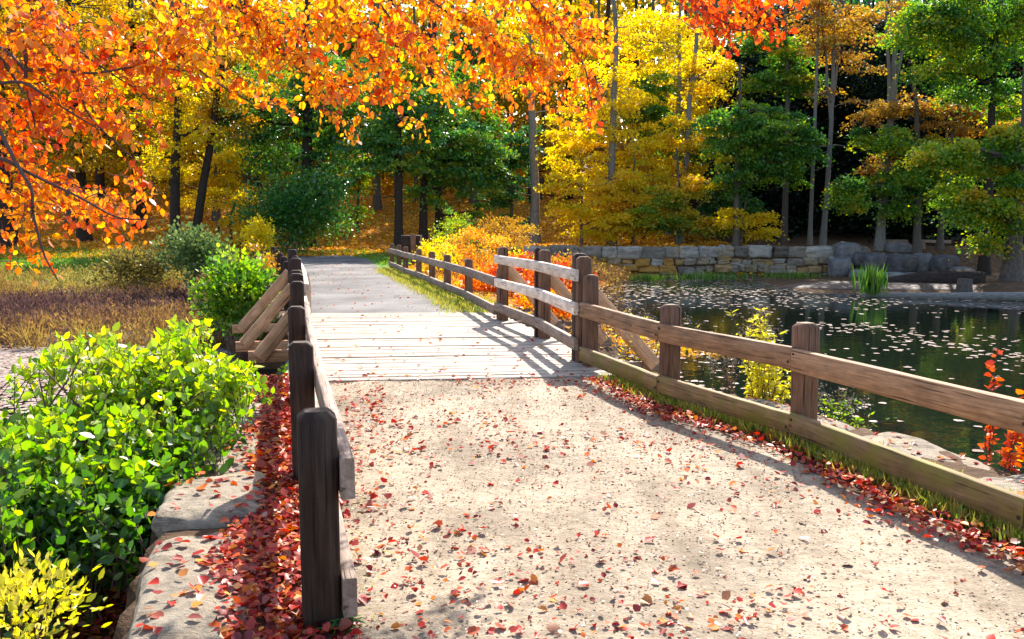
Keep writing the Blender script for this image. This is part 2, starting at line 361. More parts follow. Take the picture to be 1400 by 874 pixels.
def gz(x, y):
    x = np.asarray(x, float); y = np.asarray(y, float)
    n1 = fnoise(np.stack([x, y], -1).reshape(-1, 2), .25, 3).reshape(x.shape); n2 = fnoise(np.stack([x, y], -1).reshape(-1, 2), 1.3, 4).reshape(x.shape)
    # causeway with steep banks (walls of big stones near the camera)
    le = lx(y) - .86 - .6 * sst(16, 20, y); re_ = rx(y) + .95 - .45 * sst(8, 9.5, y) + .3 * sst(16, 20, y)
    wl = .10 + 1.6 * sst(17, 24, y); wr = .25 + 2.2 * sst(16, 22, y)
    cw = sst(-1, 0, (x - le) / wl) * (1 - sst(0, 1, (x - re_) / wr))
    chan = sst(9.7, 10.3, y) * (1 - sst(15.2, 16.0, y))
    bed = -1.35 + .05 * n2
    # left: near bank ledge, then marsh, lawn
    ll = -1.35 + .57 * sst(17.0, 19.5, y + .6 * n1) + .4 * sst(24, 38, y) + .4 * sst(36, 46, y)
    ll = np.maximum(ll, -1.35 + .62 * (1 - sst(6.5, 8.5, y + .5 * n1)) * sst(-7, -4.5, x + .5 * n1))
    # right: pond to the dam wall, shore on the far right
    rr = bed + 1.75 * sst(43.2, 43.9, y)
    rr = np.maximum(rr, -1.35 + .72 * sst(15.8, 18.2, x + .4 * n1) * sst(29.5, 32, y) + .85 * sst(41.8, 44.3, y) * sst(13, 16, x))
    rr = np.maximum(rr, -1.35 + .5 * sst(10, 11, x) * sst(32.2, 33.2, y) * (1 - sst(36, 38, y) * 0))
    # bank between the far path and the wall
    rr = np.maximum(rr, -1.35 + 1.35 * (1 - sst(0, 4.5, x - rx(y) - .5 - .35 * np.maximum(y - 22, 0))) * sst(15.5, 18, y))
    side = sst(-.2, .2, x - (lx(y) + rx(y)) / 2)
    z = ll * (1 - side) + rr * side
    z = np.maximum(z, cw * (1 - chan) * 1.35 - 1.35)
    far = sst(42, 52, y)
    hill = .42 + 3.6 * sst(48, 78, y) + 12 * sst(75, 170, y) + .25 * n1
    hill += 1.6 * sst(48, 70, y) * sst(2, -25, x) * 0
    z = z * (1 - far) + np.maximum(hill, z) * far if True else z
    z = z + .03 * n2 * sst(17, 24, y) * (1 - (cw > .98))
    return np.where((cw > .98) & (chan < .02) & (y < 42), np.minimum(z, 0), z)
def gz1(x, y): return float(gz(np.array([x]), np.array([y]))[0])

def grid(xs, ys):
    X, Y = np.meshgrid(xs, ys); n, m = X.shape
    i = np.arange(n - 1)[:, None] * m + np.arange(m - 1)[None]
    return X, Y, np.stack([i, i + 1, i + m + 1, i + m], -1).reshape(-1, 4)

def ground():
    xs = np.concatenate([np.linspace(-260, -40, 30), np.linspace(-39, -9, 75), np.linspace(-8.8, 8, 168), np.linspace(8.3, 40, 90), np.linspace(42, 260, 30)])
    ys = np.concatenate([np.linspace(-60, -2, 14), np.linspace(0, 24, 220), np.linspace(24.2, 60, 120), np.linspace(61, 260, 70)])
    X, Y, F = grid(xs, ys); Z = gz(X, Y) - .006
    mb = MB(); mb.add(np.stack([X, Y, Z], -1).reshape(-1, 3), F); o = mb.build('ground', M['ground'], smooth=True)
    x, y = X.ravel(), Y.ravel(); n1 = fnoise(np.stack([x, y], -1), .3, 9)
    leafy = np.clip(sst(40, 47, y) + sst(17, 22, y) * (x > rx(y)) * .8, 0, 1) * (1 - .0 * n1)
    leafy = np.where(x > 9 + n1, .06, leafy)
    grassy = sst(33, 38, y) * (1 - sst(44, 47, y + n1)) * (x < -4) + ((x > rx(y) - 1.2) & (x < rx(y) + .6) & (y > 16) & (y < 40)) * .8
    grassy += .8 * sst(39, 41, y) * (1 - sst(43, 45.5, y + .8 * n1)) * (x > -14) * (x < 1)
    a = o.data.attributes.new('leafy', 'FLOAT', 'POINT'); a.data.foreach_set('value', leafy.astype('f'))
    a = o.data.attributes.new('grassy', 'FLOAT', 'POINT'); a.data.foreach_set('value', np.clip(grassy, 0, 1).astype('f'))
    tag(o, kind='structure')
    mb = MB(); X, Y, F = grid(np.linspace(-90, 90, 2), np.linspace(-30, 44.6, 2))
    mb.add(np.stack([X, Y, X * 0 + WL], -1).reshape(-1, 3), F); tag(mb.build('pond_water', M['water']), kind='structure')
ground()

# ------------------------------------------------------------------ paths
DA, DB = G(430, 524), G(830, 515)          # near edge of the deck
DC, DD = G(425, 430), G(672, 428)          # far edge
def path_sheets():
    ys = np.linspace(-4, 9.55, 110); mb = MB(); k = 40
    P = []
    for y in ys:
        a = lx(y) - .05; b = rx(y) - .28 + .06 * math.sin(y * 3.1) + .05 * math.sin(y * 7.7 + 1)
        t = np.linspace(0, 1, k); x = a + (b - a) * t
        P.append(np.stack([x, np.full(k, y), .004 + .004 * np.sin(x * 5 + y * 3) + .003 * np.sin(x * 11 - y * 7)], -1))
    P = np.array(P); P[-1, :, 1] = DA[1] - .02 + (P[-1, :, 0] - DA[0]) * (DB[1] - DA[1]) / (DB[0] - DA[0])
    keep = P[:, :, 1] <= 99
    # last rows run up to the skewed deck edge
    for i in range(len(ys)):
        lim = DA[1] - .01 + (P[i, :, 0] - DA[0]) * (DB[1] - DA[1]) / (DB[0] - DA[0])
        P[i, :, 1] = np.minimum(P[i, :, 1], lim + i * 1e-5)
    _, _, F = grid(np.arange(k), np.arange(len(ys)))
    P[:, 0, 2] = P[:, -1, 2] = -.012
    mb.add(P.reshape(-1, 3), F); tag(mb.build('gravel_path', M['gravel'], smooth=True), kind='structure')
    # beyond the bridge
    rows = [((G(418, 436)), G(662, 432)), (G(418, 431), G(650, 429)), (G(419, 410), G(612, 411)), (G(420, 392), G(578, 392)), (G(418, 377), G(545, 377)), (G(412, 366), G(522, 366)),
            (G(405, 358), G(512, 358)), (G(396, 353.5), G(506, 353.5)), (G(384, 351), G(480, 351))]
    P = []
    for a, b in rows:
        t = np.linspace(0, 1, 16)[:, None]; p = a + (b - a) * t; P.append(p)
    P = np.array(P)
    PP = []
    for i in range(len(P) - 1):
        for q in range(8): PP.append(P[i] + (P[i + 1] - P[i]) * q / 8)
    PP.append(P[-1]); P = np.array(PP)
    P[:, -1, 0] += .09 * np.sin(np.arange(len(P)) * 1.7) ; P[:, :, 2] = np.maximum(gz(P[:, :, 0], P[:, :, 1]), 0) + .004; P[:, 0, 2] = P[:, -1, 2] = P[:, -1, 2] - .02
    _, _, F = grid(np.arange(16), np.arange(len(P)))
    mb = MB(); mb.add(P.reshape(-1, 3), F); tag(mb.build('paved_path', M['asphalt'], smooth=True), kind='structure')
path_sheets()

# ------------------------------------------------------------------ fences and bridge
def p3(p, z=0.): return np.array([p[0], p[1], z])
def nrm2(v): v = np.array(v, float); return v / np.linalg.norm(v)

def fence(label, posts, side, top, posth, postw, mats, name='wooden_fence', ext0=0., ext1=0., rails=((.655, .165), (.165, .16)), bolts=False):
    """side: +1 rails on the right-hand face seen along the run"""
    root = empty(name, p3(posts[0]), label, 'fence')
    pts = [np.array(p) for p in posts]; n = len(pts); off = []
    for i, p in enumerate(pts):
        d = nrm2(pts[min(i + 1, n - 1)] - pts[max(i - 1, 0)]); s = np.array([d[1], -d[0]]) * side; off.append((d, s))
        mb = MB(); post_mesh(mb, p3(p, gz1(*p) * 0 - .0), posth[i] if hasattr(posth, '__len__') else posth, postw, math.atan2(d[1], d[0]), lean=RNG.normal(0, .008, 2))
        mb.build('post', mats['post'], root)
    RO = {}; k = 0
    for z, hh in rails:
        for i in range(n - 1):
            a = pts[i] + off[i][1] * (postw / 2 + .031); b = pts[i + 1] + off[i + 1][1] * (postw / 2 + .031); d = nrm2(b - a)
            if i == 0: a = a - d * ext0
            if i == n - 2: b = b + d * ext1
            g = .004; j1, j2 = RNG.normal(0, .006, 2)
            mb = MB(); plank(mb, p3(a + d * g * (i > 0), z + j1), p3(b - d * g * (i < n - 2), z + j2), .058, hh, seg=9)
            RO[(z, i)] = mb.build('rail', mats['rail'] if z > .4 else mats['low'], root)
            k += 1
    if bolts:
        for i, p in enumerate(pts[1:], 1):
            d, s = off[i]
            for z, hh in rails:
                for q in ((-.03, .035), (.03, -.03)):
                    c0 = p + s * (postw / 2 + .058) + d * q[0]; a = p3(c0, z + q[1]); mb = MB(); tube(mb, [a, a + np.array([s[0], s[1], 0]) * .010], [.013, .010], 6)
                    bo = mb.build('bolt', M['end'], None, loc=np.array(root.location)); bo.location = (0, 0, 0); bo.parent = RO[(z, i - 1 if q[0] < 0 or i == len(pts) - 1 else i)]
    return root

near = dict(post=M['post'], rail=M['rail'], low=M['rail_low'])
far_ = dict(post=M['post'], rail=M['rail_far'], low=M['rail_far'])
fence('brown two-rail timber fence nearest on the right, beside the pond', [RFF0] + RF + [BR_R[0] + nrm2(RF[2] - BR_R[0]) * .24], -1, 0, [.92, .91, .915, .905, 1.06], .15, near, bolts=True)
fence('dark two-rail timber fence at the near left, its end post closest', LF + [BR_L[0] - nrm2(BR_L[0] - LF[2]) * .22], 1, 0, [.905, .90, .90, .98], .152, dict(post=M['post_old_shaded'], rail=M['rail_far'], low=M['rail_far']), ext0=.13)
fence('greyed two-rail fence curving away beyond the bridge on the right of the path', [BR_R[2] + nrm2(RFF[0] - BR_R[2]) * .16] + RFF, -1, 0, .90, .155, far_)
fence('dark weathered fence beyond the bridge on the left of the path', [BR_L[2] + nrm2(LFF[0] - BR_L[2]) * .16] + LFF, 1, 0, .92, .15, dict(post=M['post_old_shaded'], rail=M['rail_far'], low=M['rail_far']))

def bridge():
    root = empty('wooden_footbridge', (DA + DB + DC + DD) / 4 * [1, 1, 0], 'wooden footbridge with bleached plank deck and three-rail braced railings', 'bridge')
    # planks laid across
    n = 44; mb = MB()
    for i in range(n):
        t0 = (i + .0) / n; t1 = (i + 1.) / n
        def edge(t, s):
            # s 0 left, 1 right; extends slightly beyond the railings
            y0 = DA[1] + (DC[1] - DA[1]) * t; xl = lx(y0) - .13; y1 = DB[1] + (DD[1] - DB[1]) * t; xr = rx(y1) + .16
            return np.array([xl, y0, 0]) if s == 0 else np.array([xr, y1 + (xr - DB[0]) * 0.0, 0])
        a = (edge(t0, 0) + edge(t1, 0)) / 2; b = (edge(t0, 1) + edge(t1, 1)) / 2; w = (DC[1] - DA[1]) / n - RNG.uniform(.007, .020)
        zz = -.0 + RNG.normal(0, .004)
        jl, jr = RNG.uniform(-.02, .02, 2)
        plank(mb, a + [jl, 0, zz - .006], b + [jr, 0, zz - .006], w, .04, seg=4, ch=.004, jit=.001)
    mb.build('deck', M['deck'], root)
    for s in (.08, .36, .64, .92):
        mb = MB(); a = DA + (DB - DA) * s; b = DC + (DD - DC) * s; plank(mb, a + [0, .05, -.15], b + [0, -.05, -.15], .12, .22); mb.build('joist', M['post'], root)
    mb = MB(); dd = nrm2((DB - DA)[:2]); a = DA - p3(dd) * .65; plank(mb, a + [0, .03, -.07], DB + p3(dd) * .35 + [0, .03, -.07], .09, .09); mb.build('sill_beam', M['deck'], root)
    for side, pts, tops in ((1, BR_L, (1.05, 1.13, 1.19)), (-1, BR_R, (1.26, 1.27, 1.25))):
        dirs = nrm2(pts[-1] - pts[0]); s = np.array([dirs[1], -dirs[0]]) * side; outw = -s
        if side == 1: tops = [at(405, q, r[1])[2] for q, r in zip((374, 353, 341), pts)]
        for i, p in enumerate(pts):
            mb = MB(); post_mesh(mb, p3(p), tops[i], .155, math.atan2(dirs[1], dirs[0]), sink=.4); mb.build('post', M['post'] if side < 0 else M['post_old_shaded'], root)
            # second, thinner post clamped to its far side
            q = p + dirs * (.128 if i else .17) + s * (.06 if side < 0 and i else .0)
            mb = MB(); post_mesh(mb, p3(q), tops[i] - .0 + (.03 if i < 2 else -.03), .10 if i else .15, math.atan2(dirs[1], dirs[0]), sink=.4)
            if i < 2: mb.build('post', M['post_old_shaded'], root)
            # outrigger and brace
            ex = (.46, .74, .88)[i] if side == 1 else .95
            a = p + dirs * .13
            mb = MB(); plank(mb, p3(a - outw * .25 + dirs * .06, (.06 if side == 1 and i == 0 else -.10)), p3(a + outw * (ex + .12) + dirs * .06, (.06 if side == 1 and i == 0 else -.10)), .06, .14); mb.build('outrigger', M['brace'] if side > 0 else M['rail_far'], root)
            zb = (.06, -.06, -.12)[i] if side == 1 else -.08
            mb = MB(); plank(mb, p3(a + outw * ex, zb), p3(a + outw * .05, zb + ex * 1.08), .06, .17, ch=.01); mb.build('brace', M['brace'], root)
        for z, hh, mt in ((1.045, .14, 'rail_new'), (.655, .145, 'rail_new'), (.24, .14, 'rail_far')):
            for i in range(2):
                a = pts[i] + s * .109; b = pts[i + 1] + s * .109; d = nrm2(b - a)
                e0 = .09 if i == 0 else -.003; e1 = .08 if i == 1 else -.003
                if side == 1: zz = z - (.17, .13)[i] * z; z2 = z - (.13, .08)[i] * z
                else: zz = z2 = z
                mb = MB(); plank(mb, p3(a - d * e0, zz), p3(b + d * e1, z2), .055, hh, seg=7); mb.build('rail', M[mt], root)
bridge()

# ------------------------------------------------------------------ stones
def rock(mb, center, dims, yaw, seed, rough=.06, c=.5, sub=7, power=5, tilt=(0, 0), fl=1.):
    n = sub; g = np.linspace(-1, 1, n + 1); V = []; F = []; base = 0
    for ax in range(3):
        for sg in (-1, 1):
            A, B = np.meshgrid(g, g, indexing='ij'); P = np.zeros((n + 1, n + 1, 3)); P[..., ax] = sg; P[..., (ax + 1) % 3] = A; P[..., (ax + 2) % 3] = B
            i = np.arange(n)[:, None] * (n + 1) + np.arange(n)[None]
            q = np.stack([i, i + n + 1, i + n + 2, i + 1], -1).reshape(-1, 4)
            if sg < 0: q = q[:, ::-1]
            V.append(P.reshape(-1, 3)); F.append(q + base); base += (n + 1) ** 2
    V = np.concatenate(V); F = np.concatenate(F)
    r = (np.abs(V) ** power).sum(1) ** (1 / power); U = V / r[:, None]
    nn = np.stack([fnoise(U, 1.2, seed), fnoise(U, 1.2, seed + 1), fnoise(U, 1.2, seed + 2)], -1)
    n2 = fnoise(U, 4.5, seed + 5)
    U = U * (1 + rough * 1.2 * nn) + U * (n2 * rough * .35)[:, None]
    U = U * np.array(dims) / 2
    U[:, 2] += tilt[0] * U[:, 0] + tilt[1] * U[:, 1]
    cs, sn = math.cos(yaw), math.sin(yaw); x = U[:, 0] * cs - U[:, 1] * sn; y = U[:, 0] * sn + U[:, 1] * cs
    mb.add(np.stack([x, y, U[:, 2]], -1) + np.asarray(center), F, c)

SL = []
def slab(label, pts_near, pts_far, wid, seed, side, h=.42, top=.0, c=.5, name='stone_slab'):
    a = np.array(pts_near[:2]); b = np.array(pts_far[:2]); m = (a + b) / 2; d = b - a; L = np.linalg.norm(d); yaw = math.atan2(d[1], d[0])
    mb = MB(); rock(mb, (0, 0, 0), (L, wid, h), yaw, seed, .085, c, 30, 7, tilt=(RNG.normal(0, .01), RNG.normal(0, .02)))
    o = SL.append(mb.build(name, M['slab'], None, True, loc=(0, 0, 0))); o = SL[-1]; o.location = (m[0], m[1], top - h / 2)
    return tag(o, label, 'stone slab', 'stone slabs capping the causeway edge')
LS = ['long flat granite slab at the bottom left, strewn with a few dark red leaves', 'short tilted granite slab with a shadowed front edge, left of the leaf-filled gutter', 'leaf-speckled granite slab beside the green bush with yellow moss at its front', 'small pale stone slab half under the bush by the second fence post', 'pale stone slab at the foot of the footbridge on the left']
def cc(a, b): return ((a[0] + b[0]) / 2, (a[1] + b[1]) / 2)
slab(LS[0], cc(G(182, 885), G(338, 885)), cc(G(228, 728), G(330, 728)), .56, 11, 1, top=.03)
slab(LS[1], cc(G(215, 722), G(352, 722)), cc(G(248, 655), G(352, 655)), .60, 12, 1, top=.075)
slab(LS[2], cc(G(240, 652), G(350, 652)), cc(G(275, 590), G(352, 590)), .58, 17, 1, top=.05)
slab(LS[3], cc(G(272, 588), G(355, 588)), cc(G(300, 550), G(365, 550)), .56, 14, 1, top=.04)
slab(LS[4], cc(G(305, 547), G(368, 547)), cc(G(330, 522), G(385, 522)), .56, 15, 1, top=.02)
slab('rounded stone slab at the bottom left corner, jutting out below the long slab', G(30, 905), G(250, 893), .42, 16, 1, top=.0)
RS = ['pale rough slab by the pond behind the right-hand fence nearest the right edge', 'broad pale slab at the pond edge behind the fence, under the red-leaved shoots', 'flat pale slab at the pond edge just right of the second fence post from the right', 'pale slab at the pond edge below the tall yellow goldenrod', 'narrow pale slab at the pond edge beside the foot of the footbridge']
for i, (y0, y1) in enumerate(((2.4, 4.1), (4.15, 5.6), (5.65, 6.9), (6.95, 8.2), (8.25, 9.3))):
    w = (1.0, .98, .92, .78, .6)[i]
    slab(RS[i], (rx(y0) + .13 + w / 2, y0 - .06), (rx(y1) + .13 + w / 2, y1 + .06), w, 31 + i * 3, -1, top=(.0, .02, -.01, .02, .0)[i])
# hidden outer courses under the slabs
def retaining(name, fn, label):
    mb = MB(); y = .5; k = 0
    while y < 9.6:
        L = random.uniform(.5, .95)
        for lev in range(3):
            x, yaw = fn(y + L / 2, lev); rock(mb, (x, y + L / 2, -.55 - .36 * lev + .0), (L * 1.02, .55, .38), yaw, 200 + k, .05, random.random(), 6, 6); k += 1
        y += L
    o = mb.build(name, M['slab'], None, True); tag(o, label, 'wall')
retaining('retaining_wall', lambda y, l: (lx(y) - .72 - .05 * l, 1.83), 'rough granite retaining wall below the left-hand slabs, half hidden by the bush')
retaining('retaining_wall', lambda y, l: (rx(y) + .72 + .05 * l - .2 * sst(7, 9, y), 1.83), 'rough granite retaining wall below the right-hand slabs at the pond edge')

def dam_wall():
    x0, x1 = at(718, 340, 43.3)[0], at(1172, 340, 43.3)[0]
    root = empty('dam_wall', (x0, 43.3, WL), 'old dry stone dam wall of grey and rust-stained blocks across the pond', 'wall')
    mb = MB(); mc = MB(); k = 0
    zt = .44
    z = -1.1; courses = [.36, .37, .36, .54]
    for r, h in enumerate(courses):
        x = x0 - random.uniform(0, .6)
        while x < x1:
            L = random.choice((random.uniform(.3, .6), random.uniform(.5, .9), random.uniform(.7, 1.15))) * (.9 if r < 3 else 1.25)
            dz = .06 * math.sin(x * 1.1 + r * 2) + random.uniform(-.05, .05)
            zc = z + h / 2 + (dz if r < 3 else .03 * math.sin(x * .7)); t = random.choice((.05, .2, .35, .5, .6, .6, .7, .9, 1, 1))
            if r < 3 and x < x0 + 8 and random.random() < .4: t = .8
            yy = 43.5 + random.uniform(-.09, .09)
            if r == 3: t = random.choice((0, .1, .2, .3, .35, .4, .2)); rock(mc, (x + L / 2, yy, zc), (L * 1.05, .9, h * random.uniform(.98, 1.2)), random.gauss(0, .05), 400 + k, .12, t, 10, 6)
            elif random.random() < .2:
                f = random.uniform(.4, .6)
                rock(mb, (x + L / 2, yy, zc - h * (1 - f) / 2), (L * random.uniform(.85, 1.1), .8, h * f * 1.12), random.gauss(0, .05), 400 + k, .13, t, 9, 6)
                rock(mb, (x + L / 2 + random.uniform(-.1, .1), yy + .02, zc + h * f / 2), (L * random.uniform(.85, 1.1), .8, h * (1 - f) * 1.12), random.gauss(0, .05), 900 + k, .13, random.random(), 9, 6)
            else: rock(mb, (x + L / 2, yy, zc), (L * 1.06, .85, h * random.uniform(1.0, 1.16)), random.gauss(0, .05), 400 + k, .13, t, 10, 6)
            k += 1; x += L
        z += h
    mb.build('block_courses', M['wallstone'], root, True); mc.build('coping', M['wallstone'], root, True)
    mb = MB(); plank(mb, (x0, 43.62, -.5), (x1, 43.62, -.5), .7, 1.6, ch=.05); mb.build('rubble_core', M['ground'], root)
dam_wall()

BL = [(1157, 345, 30, 22, 43, .6, 'angular grey boulder at the right end of the dam wall'), (1148, 366, 25, 26, 42.5, .7, 'tall brown upright stone leaning at the end of the dam wall'),
      (1174, 355, 20, 16, 42.6, .2, 'small blue-grey boulder right of the brown upright stone'), (1197, 360, 31, 25, 42.2, .25, 'large smooth grey boulder under the pale sapling trunk'),
      (1232, 361, 35, 24, 41.6, .1, 'blue-grey boulder in the middle of the shore, below the timber frame'), (1260, 360, 24, 26, 41.8, .5, 'squarish grey boulder below the dark tree trunk'),
      (1290, 362, 34, 22, 41.4, .15, 'dark rounded boulder at the right end of the row'), (1172, 376, 18, 14, 41.6, .9, 'low pale block at the waterline beside the sedge tuft'),
      (1214, 379, 40, 12, 40.9, 1., 'flat pale rock lying at the waterline below the large boulder'), (1247, 380, 26, 12, 40.6, .6, 'low grey rock at the waterline, right of the flat pale one'),
      (1225, 343, 34, 20, 44.5, .55, 'brownish boulder inside the timber frame on the bank'), (1315, 376, 26, 18, 39., .6, 'mossy lump of rock under the overhanging green maple')]
for i, (px, py, w, h, d, c_, lab) in enumerate(BL):
    p = at(px, py, d); s = d / F0; mb = MB(); rock(mb, (0, 0, 0), (w * s * 1.12, w * s * 1.0, h * s * 1.2), random.uniform(-.3, .3), 50 + 7 * i, .10, c_, 10, 3.4)
    o = mb.build('boulder', M['boulder'], None, True, loc=(0, 0, 0)); o.location = tuple(p); tag(o, lab, 'boulder', 'boulders along the far right shore')

# fallen log in the pond, stump, mud bar
def logs():
    mb = MB(); P = [at(1195, 404, 30.5), at(1240, 411, 29.8), at(1300, 412, 29.4), at(1350, 414, 29.), at(1420, 419, 28.6), at(1500, 424, 28.)]
    P = np.array(P); P[:, 2] = WL + np.array([.02, .06, .07, .10, .12, .14]); P[:, 1] += 1.0
    tube(mb, P, [.08, .12, .13, .15, .17, .18], 9); o = mb.build('fallen_log', M['bark_pale'], None, True); tag(o, 'long pale fallen log lying at the surface of the pond on the right', 'log')
    mb = MB(); P = np.array([at(1205, 392, 36), at(1260, 386, 35.6), at(1320, 384, 35.2), at(1345, 386, 35)]); P[:, 2] = WL + np.array([.15, .3, .38, .3])
    tube(mb, P, [.22, .34, .40, .36], 10); o = mb.build('fallen_log', M['bark_dark'], None, True); tag(o, 'thick dark rotting log on the mud bar behind the pale log', 'log')
    mb = MB(); b = at(1318, 400, 33); b[2] = WL - .1; tube(mb, [b, b + [0, 0, .3], b + [.02, 0, .62]], [.34, .28, .25], 10); o = mb.build('tree_stump', M['bark'], None, True); tag(o, 'short grey stump standing in the mud before the dark log', 'stump')
    # mud bar
    mb = MB(); c0 = at(1225, 398, 35.5); rock(mb, (c0[0], 35.6, WL - .06), (9.5, 4.2, .5), -.05, 77, .08, .5, 18, 3)
    m, nt, out = newmat('brown_mud'); tc = N(nt, 'ShaderNodeTexCoord'); a = noise(nt, tc.outputs['Object'], 7, 6, .7)
    surf(nt, out, ramp(nt, [(.3, (.035, .022, .016)), (.7, (.13, .08, .06))], a.outputs[0]).outputs[0], .7, bump(nt, a.outputs[0], .8, .05))
    o = mb.build('mud_bank', m, None, True); tag(o, kind='structure')
    # timber frame on the bank
    root = empty('timber_frame', at(1205, 350, 45.5), 'pale timber rail frame between tree trunks on the right bank', 'rail')
    for a, b in (((1205, 330, 45.5), (1240, 330, 45.5)), ((1260, 330, 45.5), (1300, 331, 45.5))):
        mb = MB(); plank(mb, at(*a), at(*b), .1, .16); mb.build('rail', M['rail_far'], root)
    for px in (1206, 1238, 1262):
        t = at(px, 328, 45.6); mb = MB(); post_mesh(mb, (t[0], t[1], .2), t[2] - .2, .2, 0); mb.build('post', M['rail_far'], root)
    # sign post and wood box behind the far fence
    p = at(565, 345, 35.5); mb = MB(); root = empty('trail_marker', (p[0], p[1], 0), 'tall dark marker post with a low plank box behind the curving fence', 'marker post')
    post_mesh(mb, (p[0], p[1], 0), at(565, 320, 35.5)[2], .2, .2); mb.build('post', M['post'], root)
    mb = MB(); plank(mb, at(550, 338, 36), at(576, 338, 36), .8, .95, ch=.03); mb.build('plank_box', M['post_old_shaded'], root)
logs()

# ------------------------------------------------------------------ trees
def tree(name, label, cat, px, d, tw, bark, blobs, leaf, nleaf, lsize, group=None, topz=None, lean=0., seed=0, base_py=None, depth=None, clump=(.55, .16), limbs=True, fork=False, layered=1., droop=.25, cshift=0.):
    """tw trunk width in photo pixels at its foot; blobs (px,py,rx,ry) of foliage in photo pixels at distance d"""
    rng = np.random.default_rng(1000 + seed); s = d / F0; nleaf = int(nleaf * (.75 if leaf == 'lf_amber' else 1.3)); lsize *= .88
    x0 = (px - W0 / 2) * s; y0 = d; z0 = gz1(x0, y0) - .15
    root = empty(name, (x0, y0, z0), label, cat, group)
    T = topz if topz is not None else at(px, -40, d)[2]
    k = 12; tt = np.linspace(0, 1, k); P = np.stack([x0 + lean * tt + .26 * np.cumsum(rng.normal(0, .35, k)) * tt, y0 + .2 * np.cumsum(rng.normal(0, .35, k)) * tt, z0 + (T - z0) * tt], -1)
    R = tw * s / 2 * (1 - .62 * tt); R[0] *= 1.45; R[1] *= 1.05
    mb = MB(); tube(mb, P, R, 9)
    def trunk_at(z):
        f = np.clip((z - z0) / (T - z0), 0, .97); return np.array([np.interp(f, tt, P[:, q]) for q in range(3)]), np.interp(f, tt, R)
    for q in range(9 if d < 58 and topz is None else 3):
        zz_ = z0 + (T - z0) * rng.uniform(.18, .95); a, r = trunk_at(zz_); L_ = rng.uniform(.8, 2.4); an = rng.uniform(0, 6.28)
        e_ = a + np.array([math.cos(an) * L_, math.sin(an) * L_ * .7, rng.uniform(-.1, .7) * L_]); Bq = bez(a, e_, rng.uniform(-.15, .2), 7, .05, rng); tube(mb, Bq, np.linspace(min(r * .35, .035), .006, 7), 4)
        tube(mb, bez(Bq[4], Bq[4] + rng.normal(0, .45, 3), 0, 4, .03, rng), np.linspace(.012, .004, 4), 4)
    if fork:
        a, r = trunk_at(z0 + (T - z0) * .45)
        for sg in (-1, 1):
            b = a + np.array([sg * rng.uniform(.5, 1.4), rng.normal(0, .5), (T - a[2]) * 1.05]); tube(mb, bez(a, b, -.1, 8, .05, rng), np.linspace(r * .75, .03, 8), 7)
    areas = np.array([b[2] * b[3] for b in blobs], float); areas /= areas.sum(); LP = []; LD = []; LC = []
    for (bx, by, rxp, ryp), ar in zip(blobs, areas):
        c = at(bx, by, d); rxm, rzm = rxp * s, ryp * s; rym = depth if depth else max(.6, min(rxm * .6, 1.8))
        c[1] += rng.uniform(-.4, .4) * rym * .5
        st, r = trunk_at(min(c[2] - .15 * rxm - .2, T - .5))
        if limbs:
            tube(mb, bez(st, c, .12 * rxm, 8, .06, rng), np.linspace(min(r * .55, .12), .02, 8), 6)
        nc = max(5, int(1.0 * (rxm * rzm * 3.2 / clump[0] ** 2)))
        nc = min(nc, 60)
        U = rng.normal(size=(nc, 3)); U /= np.linalg.norm(U, axis=1)[:, None]; U *= rng.uniform(.25, 1, (nc, 1)) ** .5
        cc_ = c + U * [rxm, rym, rzm]
        if limbs:
            for q in range(0, nc, 2): tube(mb, bez(c + (cc_[q] - c) * .15, cc_[q], .05, 4, .03, rng), np.linspace(.025, .008, 4), 4)
        n = int(nleaf * ar) + 1; idx = rng.integers(0, nc, n); cs = rng.uniform(.6, 1.25, nc) * clump[0]; cv = np.clip(rng.normal(.45 + cshift, .2, nc), 0, 1)
        u = rng.normal(size=(n, 3)) * .6; pos = cc_[idx] + u * np.stack([cs[idx], cs[idx], cs[idx] * clump[1] / clump[0]], -1)
        rad2 = (u[:, :2] ** 2).sum(1); pos[:, 2] -= droop * cs[idx] * rad2
        LP.append(pos); dirn = np.stack([u[:, 0], u[:, 1], -.35 * np.ones(n)], -1) + rng.normal(0, .55, (n, 3)); LD.append(dirn)
        LC.append(np.clip(cv[idx] + rng.normal(0, .16, n), 0, 1))
    mb.build('trunk', bark, root, True)
    LP = np.concatenate(LP); LD = np.concatenate(LD); LC = np.concatenate(LC)
    m2 = MB(); leaves(m2, LP, LD, lsize * rng.uniform(.65, 1.3, len(LP)), LC, .95, rng, fine=False, flat=.35, curl=.15)
    m2.build('crown', M[leaf], root)
    return root

D_, Bk, Pl = M['bark_dark'], M['bark'], M['bark_pale']
# --- left part
tree('oak_tree', 'dark-trunked golden tree at the far left edge behind the lawn', 'tree', 12, 49, 26, D_, [(30, 150, 80, 60), (60, 60, 90, 60), (-30, 60, 80, 80), (90, 200, 60, 40)], 'lf_gold', 9000, .19, seed=1)
tree('oak_tree', 'golden-olive tree second from the left edge, behind the orange maple spray', 'tree', 118, 52, 16, D_, [(130, 90, 80, 60), (120, 180, 70, 50), (180, 210, 50, 40), (100, 10, 90, 50)], 'lf_gold', 9500, .19, seed=2)
tree('oak_tree', 'tall golden tree with a dark trunk rising left of the leaning pair', 'tree', 195, 57, 16, D_, [(200, 60, 70, 60), (190, 150, 60, 60), (150, 30, 60, 40), (230, 250, 30, 26)], 'lf_gold', 10000, .2, seed=3)
tree('leaning_tree', 'dark trunk on the left of the leaning pair, with thin yellow leaves', 'tree', 240, 47, 15, D_, [(225, 215, 35, 30), (280, 180, 45, 22), (210, 120, 60, 40)], 'lf_yellow', 3600, .17, lean=.6, seed=4)
